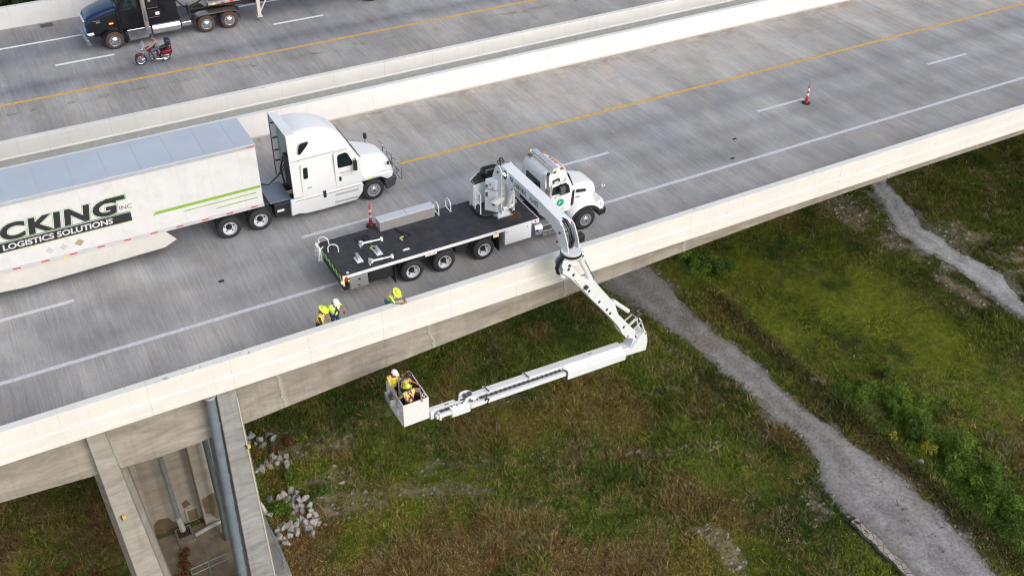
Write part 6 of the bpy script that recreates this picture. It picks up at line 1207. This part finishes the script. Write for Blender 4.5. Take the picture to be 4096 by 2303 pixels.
# ================================================================== traffic posts
def cone(loc, label):
    t = thing('traffic_post', loc, label, 'traffic cone', 'orange lane posts'); x, y, z = loc
    MB().lathe([(.24, 0), (.24, .03), (.19, .055), (.10, .06)], loc, 'z', 6).build('base', mat('base_rubber', (.018, .018, .021), .75), t, smooth=False, bevel=.008)
    prof = [(.085, .06), (.080, .12), (.062, .36), (.056, .52), (.050, .70), (.046, .84), (.043, .98), (.036, 1.02), (.01, 1.03)]
    post = MB().lathe(prof, loc, 'z', 20).build('post', mat('post_orange', (.72, .09, .03), .45, var=.05), t)
    MB().tube([(x-.03, y, z+1.02), (x-.032, y, z+1.09), (x, y, z+1.115), (x+.032, y, z+1.09), (x+.03, y, z+1.02)], .011, 6).build('handle', MATS['post_orange'], t)
    for z0_, r0, z1_, r1 in ((.44, .0605, .58, .056), (.72, .0515, .85, .048)): MB().lathe([(r0+.002, z0_), (r1+.003, z1_)], loc, 'z', 20, caps=(0, 0)).build('reflective_band', mat('band_white', (.82, .82, .80), .35), t)
    MB().lathe([(.0865, .10), (.0665, .34)], loc, 'z', 20, caps=(0, 0)).build('lower_band', mat('post_red', (.58, .02, .03), .5), t)
cone((12.59, 3.10, .004), 'orange and white lane post standing beside the storage box of the inspection truck'); cone((36.95, 3.20, .004), 'orange and white lane post standing alone at the end of a lane dash')

# ================================================================== motorcycle and rider (heading -x on the far deck)
MC = thing('motorcycle', (8.35, 23.3, 0), 'red touring motorcycle riding on the far deck below the black truck', 'motorcycle'); my = 23.3
M_mred = mat('moto_red', (.14, .007, .012), .25, var=.06)
for x_ in (7.72, 9.02):
    g_ = bpy.data.objects.new('wheel', None); COL.objects.link(g_); g_.parent = MC; g_.location = Vector((x_, my, .31))-Vector(ORG[MC]); ORG[g_] = (x_, my, .31)
    MB().lathe([(.23, -.05), (.28, -.06), (.31, -.03), (.31, .03), (.28, .06), (.23, .05)], (x_, my, .31), 'y', 24, caps=(0, 0)).build('tyre', M_rub, g_)
    mb = MB().lathe([(.235, -.03), (.215, -.02), (.215, .02), (.235, .03)], (x_, my, .31), 'y', 24, caps=(0, 0)).cyl((x_, my-.06, .31), (x_, my+.06, .31), .05, n=12)
    for k in range(9): a = 2*math.pi*k/9; mb.cyl((x_, my, .31), (x_+.22*math.cos(a), my, .31+.22*math.sin(a)), .010, n=5)
    mb.build('rim', M_chr, g_)
MB().prism([(7.42, .52), (7.55, .64), (7.75, .67), (7.98, .58), (7.92, .52), (7.75, .60), (7.58, .56)], 'y', my-.08, my+.08).build('front_fender', M_mred, MC, bevel=.02)
MB().tube([(7.70, my-.10, .32), (7.88, my-.10, .62), (8.02, my-.09, .95)], .026, 8).tube([(7.70, my+.10, .32), (7.88, my+.10, .62), (8.02, my+.09, .95)], .026, 8).build('fork', M_chr, MC)
MB().tube([(8.12, my-.42, .98), (8.0, my-.25, 1.04), (8.02, my, 1.0), (8.0, my+.25, 1.04), (8.12, my+.42, .98)], .016, 6).build('handlebar', M_chr, MC)
MB().lathe([(.001, -.10), (.06, -.08), (.09, -.02), (.09, .03)], (7.86, my, .86), 'x', 16).build('headlight', M_chr, MC); MB().prism([(7.85, .95), (7.98, 1.26), (8.01, 1.26), (7.92, .95)], 'y', my-.2, my+.2).build('windshield', mat('clear_shield', (.35, .42, .45), .15), MC)
MB().prism([(8.05, .78), (8.10, .92), (8.30, .95), (8.55, .84), (8.52, .74), (8.2, .70)], 'y', my-.13, my+.13).build('fuel_tank', M_mred, MC, bevel=.05, seg=3)
MB().prism([(8.50, .76), (8.55, .83), (8.95, .84), (9.2, .92), (9.2, .80), (8.8, .72)], 'y', my-.14, my+.14).build('seat', M_blk, MC, bevel=.03)
MB().box(8.2, 8.56, my-.16, my+.16, .30, .66).cyl((8.3, my-.2, .42), (8.3, my+.2, .42), .12, n=16).build('engine', mat('engine_metal', (.30, .30, .31), .35, .8, var=.2), MC, bevel=.03)
for s_ in (-1, 1):
    MB().tube([(8.25, my+.2*s_, .30), (8.7, my+.21*s_, .22), (9.3, my+.21*s_, .28)], .04, 10).build('exhaust', M_chr, MC); MB().prism([(8.80, .48), (8.82, .70), (9.35, .72), (9.38, .50)], 'y', my+.17*s_, my+.36*s_).build('saddlebag', M_mred, MC, bevel=.04)
MB().prism([(9.05, .62), (9.1, .72), (9.4, .70), (9.42, .52), (9.3, .58)], 'y', my-.09, my+.09).box(8.5, 8.7, my-.05, my+.05, .35, .76).build('rear_fender', M_mred, MC, bevel=.02)
MB().box(9.12, 9.40, my-.24, my+.24, .90, 1.22).build('top_case', mat('case_navy', (.02, .022, .05), .35), MC, bevel=.06, seg=3); MB().box(9.39, 9.42, my-.12, my+.12, .70, .78).build('tail_light', M_red, MC, smooth=False)
person((8.68, my, .84), rad(180), 'motorcycle rider in pale pink shirt and jeans', lean=.18, shirt=(.30, .21, .20), vest=None, hat=(.02, .022, .03), brim='cap', head_pitch=.05, handR=(8.12, my+.40, 1.02), handL=(8.12, my-.40, 1.02), sit=((8.30, my+.26, .80), (8.30, my-.26, .80)), feet=((8.45, my+.27, .28), (8.45, my-.27, .28)), legs=(.06, .10, .14), hatname='helmet', scale=.98)

# ================================================================== rocks
def rock_mesh(seed):
    rg = np.random.default_rng(seed); import bmesh
    bm = bmesh.new(); bmesh.ops.create_icosphere(bm, subdivisions=3, radius=1)
    dirs = rg.normal(size=(14, 3)); dirs /= np.linalg.norm(dirs, axis=1)[:, None]; cut = rg.uniform(.48, .78, 14)
    for v in bm.verts:
        p = np.array(v.co)
        for d, c in zip(dirs, cut):
            k = p@d
            if k > c: p = p-d*(k-c)
        v.co = Vector(p*(1+rg.uniform(-.012, .012)))
    me = bpy.data.meshes.new('rock'); bm.to_mesh(me); bm.free(); return me
M_rock = []
for nm, c in (('rock_grey', (.34, .33, .32)), ('rock_warm', (.38, .335, .29)), ('rock_dark', (.22, .21, .21)), ('rock_red', (.22, .12, .12))): M_rock.append(mat(nm, c, .9, var=.28, vs_=2.4, bump=.5))
RM = [rock_mesh(100+i) for i in range(10)]
R1 = [(7.75,8.18),(6.91,8.42),(7.33,7.98),(7.01,7.83),(7.33,7.55),(7.87,7.69),(7.72,7.24),(7.46,6.65),(7.6,6.47),(7.81,6.26),(8.16,6.27),(7.6,6.06),(7.34,6.3),(8.04,5.92),(7.05,6.26),(7.17,5.99),(7.97,5.71),(6.51,6.09),(7.87,6.64),(7.96,7.32),(6.97,8.49),(6.68,8.11),(6.76,6.01)]
R2 = [(7.56,4.15),(7.82,3.91),(6.88,3.94),(7.19,3.96),(7.1,3.68),(7.34,3.69),(7.52,3.55),(7.77,3.41),(8.02,3.33),(7.38,3.24),(7.51,3.03),(8.1,2.81),(7.65,2.68),(8.03,2.43),(7.19,2.69),(7.84,2.29),(8.16,2.17),(7.49,2.25),(7.22,2.4),(7.66,1.98),(7.94,1.83),(8.18,1.75),(6.9,2.25),(7.12,2.04),(6.46,2.31),(6.71,2.17),(7.48,1.85),(7.68,1.65),(6.45,2.09),(7.06,1.67),(7.62,1.32),(6.18,2.06),(6.78,1.91),(6.13,1.64),(6.59,1.56),(8.11,1.92),(6.5,4.0),(7.72,3.06),(6.3,1.25)]
rg = random.Random(3); ri = 0
def put_rock(x, y, s, grp, lab, mi):
    global ri
    base = RM[ri % 10]; ri += 1
    me = base.copy() if mi is not None else base; me.materials.clear(); me.materials.append(M_rock[mi]); me.polygons.foreach_set('use_smooth', [False]*len(me.polygons))
    o = bpy.data.objects.new('rock', me); COL.objects.link(o); zz_ = float(hgt(np.array([x]), np.array([y]))[0])
    o.location = (x, y, G+zz_+s*.28); o.rotation_euler = (rg.uniform(0, 6), rg.uniform(0, 6), rg.uniform(0, 6)); o.scale = (s*rg.uniform(.85, 1.25), s*rg.uniform(.8, 1.1), s*rg.uniform(.65, .9)); tag(o, lab, 'rock', grp)
for lst, grp, lab in ((R1, 'rocks of the upper pile', 'pale grey boulder in the upper rock pile right of the pier'), (R2, 'rocks of the lower pile', 'pale grey boulder in the lower rock pile right of the pier')):
    for i, (x, y) in enumerate(lst): put_rock(x, y, rg.uniform(.20, .31), grp, lab, 0 if i % 3 else (1 if i % 2 else 2))
    for i in range(26 if lst is R2 else 14):
        x, y = lst[rg.randrange(len(lst))]; put_rock(x+rg.uniform(-.22, .22), y+rg.uniform(-.25, .25), rg.uniform(.10, .17), grp, lab, i % 3)
put_rock(7.63, 7.0, .22, None, 'single dark red boulder in the upper rock pile', 3)
for x, y, s, lab in ((10.1, 3.55, .16, 'lone pale stone in the grass above the lower soil strip'), (37.0, -9.6, .2, 'lone grey stone beside the gravel road at the shrubs'), (12.5, 6.95, .15, 'small stone in the dry stone line left of the basket')): put_rock(x, y, s, None, lab, 0)
# stone kerb strip along the road
def kerb_mat():
    m, nt, b, oc = newmat('stone_paving'); v = nd(nt, 'ShaderNodeTexVoronoi', Vector=oc, Scale=3.2); v.feature = 'DISTANCE_TO_EDGE'; v2 = nd(nt, 'ShaderNodeTexVoronoi', Vector=oc, Scale=3.2)
    c = mixc(nt, ramp(nt, v.outputs['Distance'], [(.02, 0.0), (.05, 1.0)]), (.045, .035, .025), ramp(nt, v2.outputs['Color'], [(.2, (.26, .235, .20)), (.8, (.38, .35, .31))])); nt.links.new(c, b.inputs['Base Color']); b.inputs['Roughness'].default_value = .9; return m
mb = MB(); ys = np.linspace(-10.75, -18, 60)
ring = [[(31.02+.04*math.sin(y*5), y, G-.1), (31.02+.04*math.sin(y*5), y, G+.10), (31.42+.05*math.sin(y*4), y, G+.10), (31.42+.05*math.sin(y*4), y, G-.1)] for y in ys]
mb.loft(ring); o = mb.build('stone_edging', kerb_mat(), smooth=False); tag(o, 'strip of cracked flat stones along the left edge of the gravel road', 'stone edging')
# ================================================================== shrubs and trees
def leaf_cloud(n, rx, ry, rz, leaf, rgs, lobes=7):
    c = rgs.normal(size=(lobes, 3))*np.array([rx, ry, rz])*.42; c[:, 2] = np.abs(c[:, 2])*1.1+rz*.35; k = rgs.integers(0, lobes, n); d = rgs.normal(size=(n, 3)); d /= np.linalg.norm(d, axis=1)[:, None]
    rr = rgs.uniform(.45, 1.05, n)**.6; P = c[k]+d*rr[:, None]*np.array([rx, ry, rz])*.48; P[:, 2] = np.maximum(P[:, 2], .03)
    a = rgs.normal(size=(n, 3)); a /= np.linalg.norm(a, axis=1)[:, None]; b = np.cross(a, rgs.normal(size=(n, 3))); b /= np.linalg.norm(b, axis=1)[:, None]; s = leaf*rgs.uniform(.6, 1.4, n)[:, None]
    co = np.stack([P-a*s, P+b*s*.5, P+a*s, P-b*s*.5], 1).reshape(-1, 3); return co, np.repeat(rgs.uniform(.55, 1.5, n)*(.75+.5*rgs.random(lobes))[k], 4)
def leaf_mat(name, col):
    m, nt, b, oc = newmat(name); an = nt.nodes.new('ShaderNodeAttribute'); an.attribute_name = 'tint'; nt.links.new(mixc(nt, 1.0, an.outputs['Color'], col, 'MULTIPLY'), b.inputs['Base Color']); b.inputs['Roughness'].default_value = .6; b.inputs['Specular IOR Level'].default_value = .25; return m
ML = {'g': leaf_mat('leaf_green', (.075, .14, .018)), 'b': leaf_mat('leaf_bright', (.125, .21, .022)), 'y': leaf_mat('leaf_yellow', (.30, .28, .02)), 'd': leaf_mat('leaf_dark', (.022, .045, .014)), 'o': leaf_mat('leaf_rust', (.16, .065, .025))}
def shrub(x, y, sz, ht, kind, label, grp=None, n=1500, leaf=.055, name='shrub', cat='shrub', z=None, seed=None, trunk=0.0):
    rgs = np.random.default_rng(seed if seed is not None else int(abs(x*100+y*37))); zg = (G+float(hgt(np.array([x]), np.array([y]))[0])) if z is None else z
    t = thing(name, (x, y, zg), label, cat, grp); co, tint = leaf_cloud(n, sz, sz, ht, leaf, rgs); co[:, 2] += trunk
    me = bpy.data.meshes.new('foliage'); k = len(co)//4; me.from_pydata(co.tolist(), [], np.arange(4*k).reshape(-1, 4).tolist()); at = me.color_attributes.new('tint', 'FLOAT_COLOR', 'POINT'); at.data.foreach_set('color', np.stack([tint, tint, tint*.9, np.ones_like(tint)], 1).ravel().astype(np.float32)); me.materials.append(ML[kind])
    f = bpy.data.objects.new('crown' if trunk else 'foliage', me); COL.objects.link(f); f.parent = t
    mb = MB()
    for i in range(5 if not trunk else 4): a = rgs.uniform(0, 6.28); q = sz*.5*rgs.uniform(.5, 1); mb.tube([(x, y, zg), (x+q*.4*math.cos(a), y+q*.4*math.sin(a), zg+trunk*.7+ht*.35), (x+q*math.cos(a), y+q*math.sin(a), zg+trunk+ht*.8)], [.03+trunk*.04, .02+trunk*.02, .008], 6)
    mb.build('trunk' if trunk else 'stem', mat('twig_brown', (.09, .065, .045), .9, var=.3), t); return t
SH = [(38.5,-3.7),(39.2,-4.5),(39.1,-5.7),(38.5,-6.4),(39.2,-7.2),(38.4,-7.6),(38.0,-8.5),(38.9,-9.0),(38.6,-9.9),(39.3,-10.4),(38.5,-11.1),(39.0,-11.9),(38.1,-12.2),(38.5,-13.0),(38.2,-13.9),(38.6,-14.8),(37.9,-15.6)]
for i in range(46):
    k_ = i/45*(len(SH)-1); a_ = SH[int(k_)]; b_ = SH[min(int(k_)+1, len(SH)-1)]; q_ = k_-int(k_); x = a_[0]*(1-q_)+b_[0]*q_+rg.gauss(0, .55); y = a_[1]*(1-q_)+b_[1]*q_+rg.gauss(0, .35)
    shrub(x, y, rg.uniform(.35, 1.0), rg.uniform(.35, 1.15), 'bgbgbbg'[i % 7], 'green leafy shrub in the row along the right side of the gravel road', 'shrubs in a row beside the gravel road', n=1300, leaf=.042)
shrub(37.9, -9.3, .5, .6, 'y', 'yellowing shrub at the front of the shrub row beside the gravel road', n=500); shrub(36.9, -7.8, .22, .3, 'y', 'small yellow flowering weed beside the gravel road', n=120, name='weed', cat='weed')
for i, (x, y) in enumerate([(36.9,10.7),(37.9,10.6),(38.5,9.8),(38.6,8.5),(37.6,9.4)]): shrub(x, y, .8, .45, 'bg'[i % 2], 'bright green bush just below the parapet where the gravel road comes out', 'bushes beside the road near the bridge', n=1500)
for i, (x, y, k) in enumerate([(6.6,7.0,'o'),(8.3,7.0,'o'),(6.6,3.2,'g'),(6.9,2.9,'b'),(7.9,4.6,'b'),(9.0,3.3,'g')]): shrub(x, y, .5, .4, k, ('rust brown' if k == 'o' else 'green')+(' plant beside the upper rock pile' if y > 5 else ' plant around the lower rock pile'), 'plants '+('beside the upper' if y > 5 else 'around the lower')+' rock pile'+(' ' if k == 'o' else ''), n=500, name='plant', cat='plant')
for x, y in ((1.75, 2.1), (1.6, 1.5), (1.9, 2.6)): shrub(x, y, .35, .3, 'o', 'rust brown weed on the soil between the pier legs', 'weeds between the pier legs', n=260, name='weed', cat='weed')
for x, y in ((-3.0, 3.6), (-1.9, 3.2), (-4.1, 4.0), (-2.6, 1.6), (-1.6, 1.2), (-3.6, 2.4)): shrub(x, y, .6, .4, 'o', 'rust brown weed left of the pier under the bridge', 'weeds left of the pier', n=420, name='weed', cat='weed')
t = thing('dead_bush', (36.58, -2.41, G), 'pale leafless dead bush between the gravel road and the lawn', 'bush'); mb = MB()
for k in range(34):
    a = rg.uniform(0, 6.28); q = rg.uniform(.3, .75); zz_ = rg.uniform(.1, .5); mb.tube([(36.58, -2.41, G), (36.58+q*.5*math.cos(a), -2.41+q*.5*math.sin(a), G+zz_+.1), (36.58+q*math.cos(a+.3), -2.41+q*math.sin(a+.3), G+zz_)], [.014, .010, .004], 5)
mb.build('twigs', mat('dead_twig', (.26, .19, .14), .9), t)
for i, (x, y, h_) in enumerate(((2.5, 50, 6.5), (6.0, 48, 6.0), (-1.5, 53, 7), (9.5, 54, 6.0), (-6, 50, 7), (4, 60, 8), (12, 62, 8), (0, 64, 8))): shrub(x, y, 3.6, h_, 'd', 'dark green tree beyond the outer wall at the top left', 'trees beyond the bridge', n=5200, leaf=.22, name='tree', cat='tree', z=G-.5, trunk=3.5)
# small scraps on the deck
for x, y, z_, lab in ((5.9, 2.2, .05, 'small black rubber scrap on the deck below the trailer'), (31.2, 1.9, .03, 'black bolt scrap on the deck left of the lone lane post'), (29.9, 0.45, .035, 'black scrap lying at the white edge line')):
    o = MB().box(x-.10, x+.10, y-.05, y+.06, .003, .003+z_).build('rubber_scrap', M_rub, smooth=False, bevel=.015); tag(o, lab, 'scrap')
